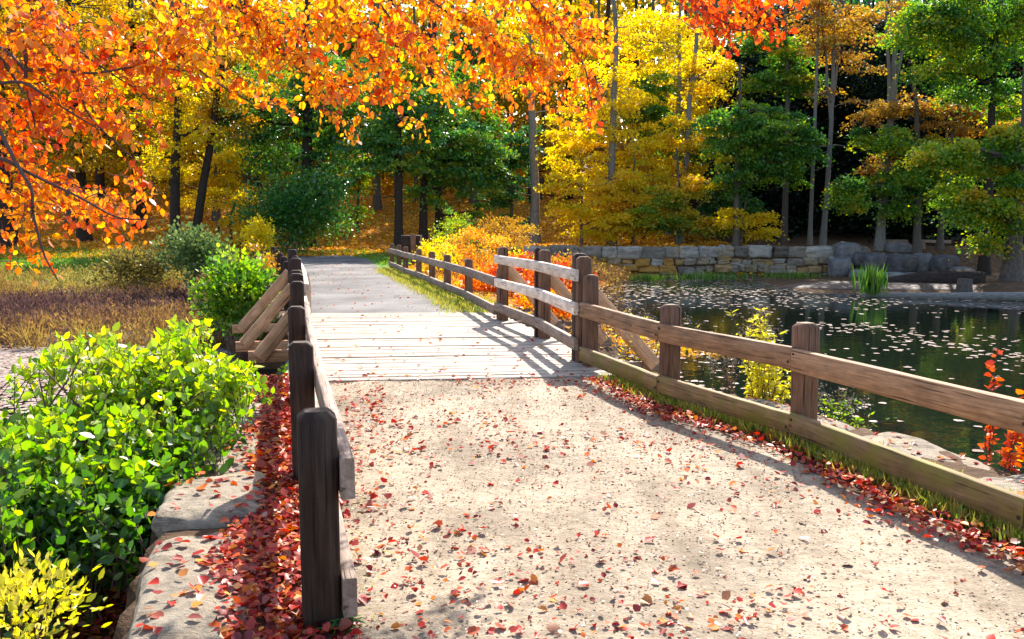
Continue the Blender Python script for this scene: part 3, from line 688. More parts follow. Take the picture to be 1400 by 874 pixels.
tree('leaning_tree', 'dark trunk leaning to the right beside the left lawn', 'tree', 264, 47.5, 13, D_, [(310, 160, 45, 30), (270, 120, 60, 40), (330, 100, 60, 40)], 'lf_gold', 4200, .17, lean=3.0, seed=5)
tree('maple_tree', 'broad dark green maple above the bushy hedge, left of the path end', 'tree', 422, 50, 18, D_, [(400, 170, 85, 50), (450, 110, 70, 50), (340, 140, 55, 35), (440, 230, 60, 40), (300, 165, 40, 22), (480, 170, 50, 35), (375, 215, 40, 22)], 'lf_green', 14000, .19, seed=6, cshift=.06)
tree('maple_tree', 'thin green sapling with a bright lime spray over the golden slope', 'tree', 345, 55, 8, Bk, [(350, 225, 34, 22), (320, 190, 30, 20), (350, 120, 60, 40)], 'lf_mid', 4500, .17, seed=7, topz=9)
tree('maple_tree', 'dark green maple with a slim black trunk beside the end of the path', 'tree', 546, 47, 12, D_, [(545, 205, 55, 34), (520, 140, 60, 40), (500, 200, 35, 30), (590, 150, 50, 40)], 'lf_green', 10000, .18, seed=8, cshift=.12)
tree('maple_tree', 'green maple with spreading layered boughs just right of the slim black trunk', 'tree', 579, 49, 12, D_, [(610, 215, 55, 30), (650, 240, 45, 26), (600, 260, 40, 16), (640, 190, 55, 30), (680, 215, 26, 18)], 'lf_green', 11000, .18, seed=9, cshift=.2)
tree('maple_tree', 'green tree with a pair of dim trunks behind the spreading maple', 'tree', 601, 54, 11, D_, [(620, 120, 70, 45), (560, 90, 60, 45), (650, 170, 40, 30), (650, 290, 20, 12)], 'lf_mid', 8000, .18, seed=10, cshift=-.1)
tree('sapling', 'sunlit golden sapling over the slope left of the hedge', 'tree', 318, 50, 5, Bk, [(330, 300, 45, 14), (340, 330, 28, 16), (300, 270, 35, 12), (345, 270, 25, 10)], 'lf_yellow', 3200, .15, seed=11, topz=3.5)
# --- centre
tree('beech_tree', 'tall pale grey trunk standing bare on the orange slope in the centre', 'tree', 731, 51, 14, Pl, [(730, 60, 50, 40), (700, 100, 40, 30)], 'lf_yellow', 3000, .18, seed=12)
tree('birch_tree', 'yellow tree with a slightly bent grey trunk right of the bare pale trunk', 'tree', 836, 49, 12, Pl, [(790, 220, 45, 30), (830, 270, 45, 30), (780, 170, 40, 26), (850, 200, 55, 32), (800, 300, 40, 22), (870, 240, 40, 26), (830, 120, 60, 40), (860, 300, 40, 24)], 'lf_yellow', 12000, .17, seed=13, lean=-.3)
tree('sapling', 'bright yellow sapling low against the dam wall', 'tree', 795, 46.5, 5, Bk, [(780, 285, 36, 20), (820, 312, 26, 14), (770, 250, 26, 16), (845, 300, 22, 14)], 'lf_yellow', 5000, .14, seed=14, topz=4)
tree('birch_tree', 'pale slender trunk with open yellow leaves, left of the red-orange spray', 'tree', 914, 55, 9, Pl, [(900, 60, 60, 50), (870, 120, 50, 36), (940, 150, 40, 26)], 'lf_yellow', 6500, .19, seed=15, lean=.9)
tree('birch_tree', 'grey straight trunk under the red-orange spray with golden lower boughs', 'tree', 927, 50, 10, Pl, [(930, 180, 45, 26), (900, 230, 50, 24), (950, 250, 30, 22), (970, 100, 36, 30)], 'lf_yellow', 7000, .17, seed=16, lean=.8, cshift=.1)
tree('maple_tree', 'yellow-green young maple directly behind the middle of the dam wall', 'tree', 925, 46.5, 6, Bk, [(900, 295, 50, 22), (945, 300, 40, 20), (930, 265, 40, 18), (975, 310, 24, 12)], 'lf_mid', 9000, .15, seed=17, topz=5.5, cshift=.25)
tree('sapling', 'small yellow sapling trailing over the wall top below the round green maple', 'tree', 1010, 45.6, 4, Bk, [(1030, 312, 28, 12), (1000, 295, 24, 14), (1045, 295, 16, 8), (960, 250, 24, 12)], 'lf_yellow', 3300, .14, seed=18, topz=3.2, cshift=.1)
tree('maple_tree', 'small green maple with pale dead limbs between the two birch trunks', 'tree', 880, 53, 6, Bk, [(880, 150, 35, 26), (905, 185, 30, 26), (900, 110, 26, 20)], 'lf_mid', 4500, .17, seed=19, topz=9)
tree('maple_tree', 'large spreading green maple standing out against the dark woods', 'tree', 1005, 45.3, 9, Bk, [(1045, 175, 60, 26), (1090, 195, 42, 24), (990, 165, 40, 20), (1020, 205, 60, 26), (1060, 220, 50, 24), (1000, 245, 38, 18), (1080, 245, 26, 12), (1040, 150, 40, 16)], 'lf_mid', 12500, .16, seed=20, topz=9.5, cshift=-.16, clump=(.55, .15))
tree('maple_tree', 'green maple crown high above the round one, next to the red-orange spray', 'tree', 1070, 50, 9, Bk, [(1080, 90, 36, 30), (1050, 60, 40, 26), (1095, 115, 26, 18), (1040, 110, 26, 16)], 'lf_mid', 7000, .17, seed=21, cshift=-.05)
# --- right
tree('ash_tree', 'thin bare grey trunk right of the round green maple', 'tree', 1106, 48, 6, Pl, [(1110, 20, 40, 30), (1140, 60, 36, 16)], 'lf_amber', 2600, .16, seed=22)
tree('ash_tree', 'slim grey trunk with thin amber boughs over the darkness', 'tree', 1123, 48.6, 8, Pl, [(1150, 70, 50, 14), (1120, 130, 26, 10), (1160, 45, 30, 16), (1135, 30, 50, 30)], 'lf_amber', 3600, .16, seed=23, lean=.5, fork=True)
tree('ash_tree', 'pale forked tree with bare upright limbs and amber leaves, rising from behind the shore boulders', 'tree', 1201, 44.5, 12, Pl, [(1200, 145, 50, 14), (1180, 165, 30, 10), (1240, 140, 50, 14), (1280, 150, 50, 12), (1215, 215, 45, 10), (1195, 230, 26, 8), (1220, 30, 60, 30), (1185, 90, 26, 12)], 'lf_amber', 7000, .15, seed=24, fork=True, lean=.3, clump=(.5, .12))
tree('maple_tree', 'layered green maple boughs reaching left over the shore boulders', 'tree', 1252, 43.5, 11, Bk, [(1190, 185, 36, 12), (1240, 195, 50, 14), (1190, 255, 46, 13), (1230, 245, 50, 16), (1165, 275, 26, 9), (1275, 225, 40, 14), (1290, 255, 40, 18), (1215, 285, 30, 9)], 'lf_mid', 15000, .15, seed=25, topz=9, clump=(.55, .24))
tree('maple_tree', 'tall green and yellow maple filling the upper right corner', 'tree', 1345, 40, 14, D_, [(1280, 40, 60, 34), (1350, 60, 60, 44), (1390, 130, 40, 34), (1270, 100, 44, 18), (1330, 120, 46, 20), (1300, 20, 50, 26), (1250, 20, 40, 24), (1395, 30, 50, 40), (1350, 5, 70, 30)], 'lf_mid', 19000, .15, seed=26, cshift=-.03, clump=(.55, .26))
tree('maple_tree', 'green maple with orange-tinged hanging boughs and a stout grey trunk at the right edge', 'tree', 1383, 35.5, 24, Bk, [(1330, 285, 44, 22), (1370, 300, 36, 18), (1310, 265, 36, 14), (1390, 250, 34, 20), (1300, 205, 44, 16), (1350, 215, 50, 20), (1390, 190, 36, 20), (1345, 330, 26, 10)], 'lf_mid', 17000, .14, seed=27, cshift=.08, clump=(.5, .22), topz=11)
tree('ash_tree', 'short dim trunk with amber boughs between the two right-hand maples', 'tree', 1283, 44.2, 9, Bk, [(1320, 150, 50, 16), (1290, 175, 40, 12), (1370, 165, 40, 14), (1240, 150, 36, 10)], 'lf_amber', 6000, .15, seed=28, topz=9, clump=(.5, .13))

tree('sapling', 'golden understorey sapling between the leaning pair and the hedge', 'tree', 300, 53, 5, Bk, [(290, 235, 34, 24), (320, 255, 30, 18), (270, 270, 30, 16), (330, 210, 24, 16)], 'lf_yellow', 5200, .15, seed=31, topz=6)
tree('sapling', 'yellow-green understorey sapling right of the hedge on the slope', 'tree', 490, 56, 5, Bk, [(480, 240, 26, 26), (505, 215, 26, 18), (475, 290, 24, 14)], 'lf_mid', 3600, .15, seed=32, topz=6.5, cshift=.1)
tree('sapling', 'dim green sapling left of the bare pale trunk', 'tree', 700, 52, 6, Bk, [(700, 225, 26, 30), (690, 270, 24, 24), (715, 190, 22, 20), (705, 300, 22, 12)], 'lf_green', 6500, .16, seed=33, topz=7.5)
tree('sapling', 'golden sapling in front of the bent grey trunk, over the wall', 'tree', 865, 47.5, 5, Bk, [(860, 275, 40, 16), (840, 245, 36, 14), (880, 310, 34, 12), (820, 300, 24, 12)], 'lf_yellow', 6500, .14, seed=34, topz=5.4, cshift=.25)
tree('maple_tree', 'dull green maple behind the golden saplings at the wall', 'tree', 975, 52, 6, Bk, [(960, 200, 26, 30), (985, 270, 34, 24), (960, 300, 36, 16), (1010, 285, 28, 16)], 'lf_green', 8000, .16, seed=35, topz=8.5)
# back rows, told apart by nothing
KIND = {'lf_gold': 'golden forest tree in the back rows of the wood', 'lf_yellow': 'yellow forest tree in the back rows of the wood', 'lf_green': 'green forest tree in the back rows of the wood', 'lf_dark': 'blackish hemlock in the dark wood behind the dam wall', 'lf_amber': 'amber forest tree in the back rows of the wood', 'lf_mid': 'yellow-green forest tree in the back rows of the wood'}
rb = random.Random(5)
for i in range(30):
    px = -60 + i * 52 + rb.uniform(-20, 20); d = rb.uniform(60, 74)
    lf = rb.choice(('lf_gold', 'lf_yellow', 'lf_gold', 'lf_mid')) if px < 330 else rb.choice(('lf_green', 'lf_mid', 'lf_gold', 'lf_green')) if px < 700 else rb.choice(('lf_yellow', 'lf_yellow', 'lf_gold', 'lf_amber')) if px < 1010 else rb.choice(('lf_amber', 'lf_mid', 'lf_gold'))
    blobs = [(px + rb.uniform(-35, 35), y, rb.uniform(32, 55), rb.uniform(18, 34)) for y in (40, 80, 125, 165) if rb.random() < (.9 if px < 1010 or y < 90 else .2)]
    if px < 1010: blobs += [(px + rb.uniform(-30, 30), rb.uniform(190, 250), 30, 14)]
    if not blobs: blobs = [(px, 0, 40, 30)]
    tree('forest_tree', KIND[lf], 'tree', px, d, rb.uniform(7, 13), rb.choice((D_, Bk, Bk)), blobs, lf, 6500, .24, group='trees in the back rows of the wood', seed=100 + i, topz=at(px, -30, d)[2], lean=rb.uniform(-1, 1), clump=(.8, .3))
for i in range(16):
    px = 1010 + i * 30 + rb.uniform(-12, 12); d = rb.uniform(50, 62)
    blobs = [(px + rb.uniform(-12, 12), y, 30 + (y + 30) * .10, 20) for y in range(30, 330, 34)]
    tree('hemlock_tree', KIND['lf_dark'], 'tree', px, d, 9, D_, blobs, 'lf_dark', 6500, .26, group='dark hemlocks behind the dam wall', seed=200 + i, topz=at(px, 0, d)[2] , clump=(.8, .25), droop=.5)

def distant_woods():
    mb = MB(); mt = MB(); rng = np.random.default_rng(55)
    n = 2600; X = rng.uniform(-62, 62, n); Y = rng.uniform(77, 97, n); Z = gz(X, Y) + rng.uniform(0, 1, n) ** 1.35 * 20
    per = 45; idx = np.repeat(np.arange(n), per); P = np.stack([X, Y, Z], -1)[idx] + rng.normal(0, 1, (n * per, 3)) * [1.3, 1.3, .7]
    cv = np.clip(rng.normal(.4, .25, n), 0, 1)[idx] + rng.normal(0, .1, n * per)
    ok = P[:, 0] < 16 + rng.normal(0, 3, len(P)); mb2 = MB()
    leaves(mb, P[ok], rand_dirs(ok.sum(), rng), .55, np.clip(cv[ok], 0, 1), .95, rng, fine=False)
    leaves(mb2, P[~ok], rand_dirs((~ok).sum(), rng), .55, np.clip(cv[~ok], 0, 1), .95, rng, fine=False)
    for i in range(90):
        x = rng.uniform(-60, 60); y = rng.uniform(66, 96); z = gz1(x, y); tube(mt, bez((x, y, z - .2), (x + rng.normal(0, .8), y, z + 19), 0, 6, .15, rng), np.linspace(rng.uniform(.12, .28), .08, 6), 6)
    root = empty('distant_woods', (0, 80, 0), None, None); root['kind'] = 'stuff'
    mb.build('foliage_mass', M['lf_gold'], root); mb2.build('dark_foliage_mass', M['lf_green'], root); mt.build('trunk_mass', M['bark'], root)
distant_woods()

# ------------------------------------------------------------------ shrubs and plants
def shrub(name, label, cat, c, rad, n, ls, leaf, seed, stems=14, base=None, fine=True, wide=.7, shell=.5, nclump=40, up=.5, cs=.22, cshift=0., stalk=.006, group=None, stemmat='twig', cgrad=.0, part='foliage'):
    rng = np.random.default_rng(seed); c = np.asarray(c, float); rad = np.asarray(rad, float)
    b = np.array([c[0], c[1], gz1(c[0], c[1])]) if base is None else np.asarray(base, float)
    root = empty(name, b, label, cat, group)
    U = rand_dirs(nclump, rng); U *= rng.uniform(shell, 1, (nclump, 1)); K = c + U * rad
    idx = rng.integers(0, nclump, n); sc = cs * rng.uniform(.6, 1.3, nclump)
    off = rng.normal(size=(n, 3)) * .55; P = K[idx] + off * sc[idx][:, None] * [1, 1, .7]
    D = (P - c) / rad + rng.normal(0, .6, (n, 3)); D[:, 2] += up
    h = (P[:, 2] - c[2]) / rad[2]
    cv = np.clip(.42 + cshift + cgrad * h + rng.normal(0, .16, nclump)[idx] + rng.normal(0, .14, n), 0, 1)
    mb = MB(); leaves(mb, P, D, ls * rng.uniform(.6, 1.25, n), cv, wide, rng, fine, .3); 
    ms = MB()
    for q in range(min(stems, nclump)):
        st = b + np.append(rng.normal(0, .12, 2) * rad[:2], 0); en = K[q]; m_ = (st + en) / 2 + [0, 0, .12 * rad[2]]
        t = np.linspace(0, 1, 7)[:, None]; Pq = (1 - t) ** 2 * st + 2 * t * (1 - t) * m_ + t * t * en; tube(ms, Pq, np.linspace(stalk * 1.6, stalk * .5, 7), 5)
    ms.build('stem_cluster', M[stemmat], root); mb.build(part, M[leaf], root); return root

# big bright bush at left
def big_bush():
    rng = np.random.default_rng(42); b = np.array([-3.2, 5.6, -1.0])
    root = empty('leafy_bush', b, 'big bright lime-green bush with oval leaves, left of the stone slabs', 'bush')
    # envelope in photo pixels at several depths
    blobs = [(250, 500, 62, 44, 6.6), (180, 520, 70, 46, 6.4), (300, 520, 42, 36, 6.3), (120, 470, 50, 14, 6.6), (90, 570, 66, 30, 5.9), (200, 590, 76, 50, 5.7), (40, 600, 60, 34, 5.4), (280, 590, 36, 36, 5.9),
             (130, 650, 84, 46, 5.2), (30, 680, 62, 48, 4.9), (220, 660, 40, 40, 5.3), (90, 725, 66, 40, 4.9), (170, 710, 46, 40, 5.0), (-20, 740, 50, 60, 4.6), (60, 780, 40, 40, 4.7), (250, 455, 30, 20, 6.8), (330, 505, 22, 12, 6.5), (150, 490, 40, 18, 6.7), (55, 500, 16, 14, 6.3)]
    blobs += [(a_, b_ - 8, c_ * 1.0, d_ * 1.0, e_ + .85) for a_, b_, c_, d_, e_ in blobs if b_ > 520] + [(a_, b_ - 5, c_ * .8, d_ * .8, e_ + .5) for a_, b_, c_, d_, e_ in blobs if b_ <= 520]
    P = []; D = []; ms = MB(); Cn = []; hp = []
    for bx, by, rxp, ryp, d in blobs:
        s = d / F0; c = at(bx, by, d); nt_ = max(7, int(rxp * ryp / 42)); R = np.array([rxp * s, .45, ryp * s])
        for q in range(nt_):
            u = rng.normal(size=3); u /= np.linalg.norm(u); u *= rng.uniform(.35, 1.05); tip = c + u * R
            st = tip + np.array([rng.normal(0, .14), rng.normal(0, .12), -rng.uniform(.22, .4)])
            t = np.linspace(0, 1, 6)[:, None]; mid = (st + tip) / 2 + [0, 0, .04]; Q = (1 - t) ** 2 * st + 2 * t * (1 - t) * mid + t * t * tip
            tube(ms, Q, np.linspace(.0045, .0018, 6), 4)
            nl = rng.integers(9, 14); tv = np.linspace(.12, 1, nl); Pq = np.stack([np.interp(tv, t[:, 0], Q[:, k]) for k in range(3)], -1)
            ax = (tip - st) / np.linalg.norm(tip - st); ang = np.arange(nl) * 2.4 + rng.uniform(0, 6)
            a = np.cross(ax, [0.3, 1, .2]); a /= np.linalg.norm(a); bb = np.cross(ax, a)
            Dq = a * np.cos(ang)[:, None] + bb * np.sin(ang)[:, None] + ax * .7; Dq[:, 2] += .1
            P.append(Pq); D.append(Dq); Cn.append(np.full(nl, rng.normal(0, .1))); hp.append(np.full(nl, u[2]))
        tube(ms, bez(b + [rng.normal(0, .5), rng.normal(0, .3), 0], c, .15, 8, .02, rng), np.linspace(.014, .005, 8), 5)
    P = np.concatenate(P); D = np.concatenate(D); n = len(P)
    cv = np.clip(.14 + .54 * sst(-.2, .7, P[:, 2]) + np.concatenate(Cn) + rng.normal(0, .14, n), 0, 1)  # low shade and backlit top painted into leaf colour, plus some autumn yellow
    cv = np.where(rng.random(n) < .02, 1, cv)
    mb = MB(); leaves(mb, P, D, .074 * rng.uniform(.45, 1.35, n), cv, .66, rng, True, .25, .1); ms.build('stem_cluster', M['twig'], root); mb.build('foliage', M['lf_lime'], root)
big_bush()

c = at(18, 850, 3.7); shrub('yellow_shrub', 'pale yellow-leaved low shrub in the bottom left corner', 'shrub', c, (.27, .25, .27), 760, .05, 'lf_paleyel', 61, nclump=34, cs=.13, base=(c[0], c[1], -.75), wide=.5, stalk=.004)
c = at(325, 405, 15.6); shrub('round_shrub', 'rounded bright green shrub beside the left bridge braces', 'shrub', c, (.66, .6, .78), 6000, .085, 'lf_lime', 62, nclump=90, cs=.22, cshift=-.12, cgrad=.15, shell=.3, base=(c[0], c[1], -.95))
c = at(268, 352, 27); shrub('shrub', 'dull green upright shrub behind the round bright shrub', 'shrub', c, (.95, .9, .85), 3600, .12, 'lf_dull', 63, nclump=60, cs=.42, shell=.2, cshift=.0, fine=False, base=(c[0], c[1], -.8), wide=.8)
c = at(190, 368, 29); shrub('shrub', 'olive-brown shrub at the edge of the marsh in front of the lawn', 'shrub', c, (1.5, .9, .6), 3400, .12, 'lf_olive', 64, nclump=50, cs=.5, shell=.15, cshift=-.1, fine=False, base=(c[0], c[1], -.8), wide=.7)
c = at(410, 292, 47); shrub('hedge', 'dense dark hedge-like shrub where the path ends', 'shrub', c, (3.0, 1.6, 2.0), 14000, .17, 'lf_green', 65, nclump=70, cs=1.0, shell=.2, cshift=.08, fine=False, stalk=.02, wide=.8)
c = at(352, 318, 40); shrub('shrub', 'small bright yellow shrub above the left bridge railing', 'shrub', c, (.75, .7, .95), 1300, .13, 'lf_yellow', 66, nclump=34, cs=.34, shell=.2, fine=False, wide=.8)
c = at(362, 360, 22); shrub('shrub', 'thin orange shrub between the round shrub and the left railing', 'shrub', c, (.35, .6, .5), 700, .08, 'lf_amber', 67, nclump=30, cs=.18, fine=False, wide=.7)
shr = [(655, 345, 29, 1.2, .75, 'lf_apricot', 3000, 'glowing orange shrub just left of the first three-rail bridge post'), (600, 352, 30, .8, .6, 'lf_yellow', 2200, 'yellow shrub behind the curving fence rails'),
       (622, 318, 34, .9, .8, 'lf_mid', 1700, 'pale green shrub rising over the curving fence'), (690, 318, 36, 1.5, .6, 'lf_amber', 3400, 'amber brush on the slope behind the bridge post'),
       (655, 395, 22, .8, .5, 'lf_orange', 2600, 'low orange shrub behind the lower rails of the curving fence'), (708, 380, 21.5, .8, .6, 'lf_red', 2600, 'red-leaved shrub seen through the left bay of the bridge railing'),
       (708, 366, 23, .35, .4, 'lf_yellow', 900, 'small bright yellow shrub seen through the left bay of the bridge railing'), (768, 395, 20, .75, .55, 'lf_red', 2800, 'red and orange shrub seen through the right bay of the bridge railing'),
       (745, 425, 18.4, .8, .4, 'lf_orange', 2200, 'low orange shrub below the bridge railing at the waterline'), (770, 372, 24, .6, .45, 'lf_amber', 1400, 'amber weeds above the red and orange shrub, before the dam wall'),
       (820, 392, 21.5, .55, .55, 'marsh', 1300, 'dry brown weed clump beside the tallest right railing post')]
for i, (px, py, d, rx_, rz_, lf, n, lab) in enumerate(shr):
    c = at(px, py, d); shrub('shrub', lab, 'shrub', c, (rx_, rx_ * .8, rz_), n, .085 if lf != 'marsh' else .07, lf, 70 + i, nclump=60, cs=.22, fine=False, wide=.7, base=(c[0], c[1], max(gz1(c[0], c[1]), WL) - .05), cshift=.05)

def plant(name, label, foot, h, n_st, spread, leaf, ls, nl, seed, tip=None, cat='plant', lean=(0, 0), wide=.4):
    rng = np.random.default_rng(seed); foot = np.asarray(foot, float); root = empty(name, foot, label, cat); ms = MB(); P = []; D = []; TP = []
    for q in range(n_st):
        e = foot + np.array([rng.normal(0, spread) + lean[0], rng.normal(0, spread) + lean[1], h * rng.uniform(.7, 1.05)]); st = foot + np.append(rng.normal(0, spread * .25, 2), 0)
        Q = bez(st, e, .0, 8, .008, rng); Q[:, :2] += ((np.linspace(0, 1, 8) ** 2) - np.linspace(0, 1, 8))[:, None] * (e - st)[:2] * .5; tube(ms, Q, np.linspace(.005, .0018, 8), 5)
        tv = np.sort(rng.uniform(.15, 1, nl)); Pq = np.stack([np.interp(tv, np.linspace(0, 1, 8), Q[:, k]) for k in range(3)], -1); ang = rng.uniform(0, 6.28, nl)
        P.append(Pq); D.append(np.stack([np.cos(ang), np.sin(ang), rng.uniform(-.3, .7, nl)], -1)); TP.append(Q[-1] + rng.normal(0, 1, (26, 3)) * [.035, .035, .05] + [0, 0, -.02])
    P = np.concatenate(P); D = np.concatenate(D); n = len(P); mb = MB(); leaves(mb, P, D, ls * rng.uniform(.6, 1.2, n), np.clip(rng.normal(.5, .2, n), 0, 1), wide, rng)
    ms.build('stem_cluster', M['twig'], root); mb.build('foliage', M[leaf], root)
    if tip:
        TP = np.concatenate(TP); mb = MB(); leaves(mb, TP, rand_dirs(len(TP), rng), .02, rng.uniform(.3, 1, len(TP)), .8, rng); mb.build('flower_heads', M[tip], root)
p = G(1032, 545); p[2] = -.25; plant('goldenrod', 'tall yellow goldenrod with pale seed heads behind the right-hand fence', p + [.1, .25, 0], 1.08, 13, .15, 'lf_paleyel', .08, 46, 301, 'pads', lean=(-.05, .05), wide=.3)
p = G(1042, 548); plant('goldenrod', 'shorter yellow goldenrod drooping beside the tall one', p + [.1, .2, -.2], .66, 12, .13, 'lf_paleyel', .075, 36, 302, None, lean=(.07, 0), wide=.35)
p = G(1150, 575); plant('wild_aster', 'low yellow-green weeds with pale fluffy heads right of the second post', p + [.0, .2, -.15], .36, 12, .14, 'lf_lime', .05, 16, 303, 'pads')
p = G(1180, 585); plant('weed', 'small bright green weed sprig at the slab edge over the water', p + [.05, .15, -.12], .2, 8, .1, 'lf_lime', .05, 12, 304)
p = G(1075, 548); plant('weed', 'yellow sprig with round leaves just left of the second post', p + [0, .12, -.1], .3, 5, .07, 'lf_paleyel', .06, 10, 305, wide=.8)
p = G(1000, 520); plant('weed', 'dry brown seed-head weeds at the pond edge left of the goldenrod', p + [0, .2, -.2], .45, 14, .2, 'marsh', .03, 14, 306, 'pads')
p = G(875, 497); plant('weed', 'dry yellow weeds behind the rails beside the foot of the footbridge', p + [.15, .5, -.4], .95, 16, .32, 'lf_paleyel', .06, 16, 307, 'pads', wide=.25)
for i_, (px_, d_) in enumerate(((862, 17.5), (840, 19), (890, 15.5))):
    p = at(px_, 430, d_); p[2] = WL - .05; plant('dry_weed', ('pale dry weeds standing in leaf-covered water right of the tallest railing post', 'dry weeds before the dam wall, left of the pale ones', 'thin dry weeds seen over the top rail, nearest of the three')[i_], p, .95, 16, .36, 'marsh', .06, 20, 320 + i_, 'pads', wide=.3)
p = G(1385, 655); plant('sumac_shoot', 'red-orange leafy clump right of the tall thin red shoot, by the pond', p + [.12, .3, -.1], .62, 4, .09, 'lf_red', .085, 26, 308, None, wide=.6)
p = G(1366, 640); plant('sumac_shoot', 'tall thin red-leaved shoot standing against the pond at the right edge', p + [.05, .25, -.1], .95, 3, .05, 'lf_red', .06, 26, 331, None, wide=.65)
p = G(1420, 640); plant('sumac_shoot', 'low orange leafy clump at the extreme right edge', p + [.12, .3, -.1], .36, 7, .11, 'lf_orange', .08, 22, 309, None, wide=.6)
p = G(470, 862); plant('groundcover_tuft', 'small dark green spiky tuft at the foot of the nearest left post', p, .06, 22, .05, 'lf_green', .05, 10, 310, None, wide=.22)
p = G(372, 478, -.3); plant('sapling_sprig', 'small green sprig under the left bridge braces', at(385, 500, 9.6) * [1, 1, 0] + [0, 0, -.1], .22, 6, .1, 'lf_lime', .06, 9, 311, None, wide=.6)

# ------------------------------------------------------------------ stuff
def grass():
    rng = np.random.default_rng(12); mb = MB(); P = []; H = []; Cc = []
    def strip(n, f, h, c):
        q = f(n); P.append(q); H.append(np.full(len(q), h) * rng.uniform(.5, 1.3, len(q))); Cc.append(np.clip(rng.normal(c, .2, len(q)), 0, 1))
    def tufts(n, y0, y1, x0, x1, line, per=14, sp_=.05):
        y = rng.uniform(y0, y1, n); x = line(y) + rng.uniform(x0, x1, n); k = np.repeat(np.arange(n), per); xx = x[k] + rng.normal(0, sp_, n * per); yy = y[k] + rng.normal(0, sp_, n * per)
        return np.stack([xx, yy, np.maximum(gz(xx, yy), -5)], -1)
    strip(0, lambda n: tufts(2300, 3.2, 9.2, -.18, .26, rx), .10, .6)
    strip(0, lambda n: tufts(60, 3.2, 9.0, .1, .3, lx, 8), .03, .6)
    strip(0, lambda n: tufts(1000, 16.2, 32, -.75, .35, rx, 14, .09), .10, .62)
    strip(0, lambda n: tufts(120, 3.3, 9, -.25, .1, lx, 8, .03), .035, .6)
    a = np.concatenate(P); h = np.concatenate(H); cc_ = np.concatenate(Cc)
    D = np.stack([rng.normal(0, .35, len(a)), rng.normal(0, .35, len(a)), np.ones(len(a))], -1)
    leaves(mb, a, D, h, cc_, .12, rng, False, 0, .2)
    # lawn far left, verge at the path end
    pr = np.array([(G(a_, y_)[1], G(a_, y_)[0], G(b_, y_)[0]) for a_, b_, y_ in ((418, 662, 430), (419, 612, 410), (420, 578, 392), (418, 545, 377), (412, 522, 366), (405, 512, 358), (396, 506, 353.5), (384, 480, 351))])
    def off_path(q): return ~((q[:, 0] > np.interp(q[:, 1], pr[:, 0], pr[:, 1]) - .3) & (q[:, 0] < np.interp(q[:, 1], pr[:, 0], pr[:, 2]) + .1) & (q[:, 1] < pr[-1, 0] + .3))
    n = 26000; x = rng.uniform(-32, -5, n); y = rng.uniform(33, 47, n); a = np.stack([x, y, gz(x, y)], -1); a = a[off_path(a)]; n = len(a)
    leaves(mb, a, np.stack([rng.normal(0, .4, n), rng.normal(0, .4, n), np.ones(n)], -1), .16, np.clip(rng.normal(.25, .15, n), 0, 1), .3, rng, False)
    n = 5000; x = rng.uniform(-13, 1, n); y = rng.uniform(39, 44.5, n); a = np.stack([x, y, gz(x, y)], -1)
    a = a[off_path(a)]; n = len(a)
    leaves(mb, a, np.stack([rng.normal(0, .4, n), rng.normal(0, .4, n), np.ones(n)], -1), .10, np.clip(rng.normal(.55, .2, n), 0, 1), .3, rng, False)
    # reeds at the wall foot
    o = mb.build('grass', M['grass']); tag(o, 'yellow-green grass along the path edges, fence feet and far lawn', None, None, 'stuff')
    for i, (px, py, w, h, lab) in enumerate(((965, 385, 60, .5, 'green reeds in the water at the foot of the dam wall'), (1190, 405, 11, 1.15, 'bright green sedge tuft standing in the pond by the mud bar'), (1080, 382, 40, .4, 'short yellowing reeds at the right half of the dam wall'), (885, 385, 24, .38, 'dull reeds left of the green reeds at the dam wall'))):
        g = G(px, py, WL); n = 420 if w > 20 else 160; s = g[1] / F0; a = np.stack([g[0] + rng.normal(0, w * s * .5, n), g[1] + rng.normal(0, .3, n), np.full(n, WL)], -1)
        mb = MB(); leaves(mb, a, np.stack([rng.normal(0, .2, n), rng.normal(0, .2, n), np.ones(n)], -1), h * rng.uniform(.5, 1.1, n), np.clip(rng.normal(.2, .15, n), 0, 1), .07, rng, False)
        tag(mb.build('reeds', M['grass']), lab, None, None, 'stuff')
grass()

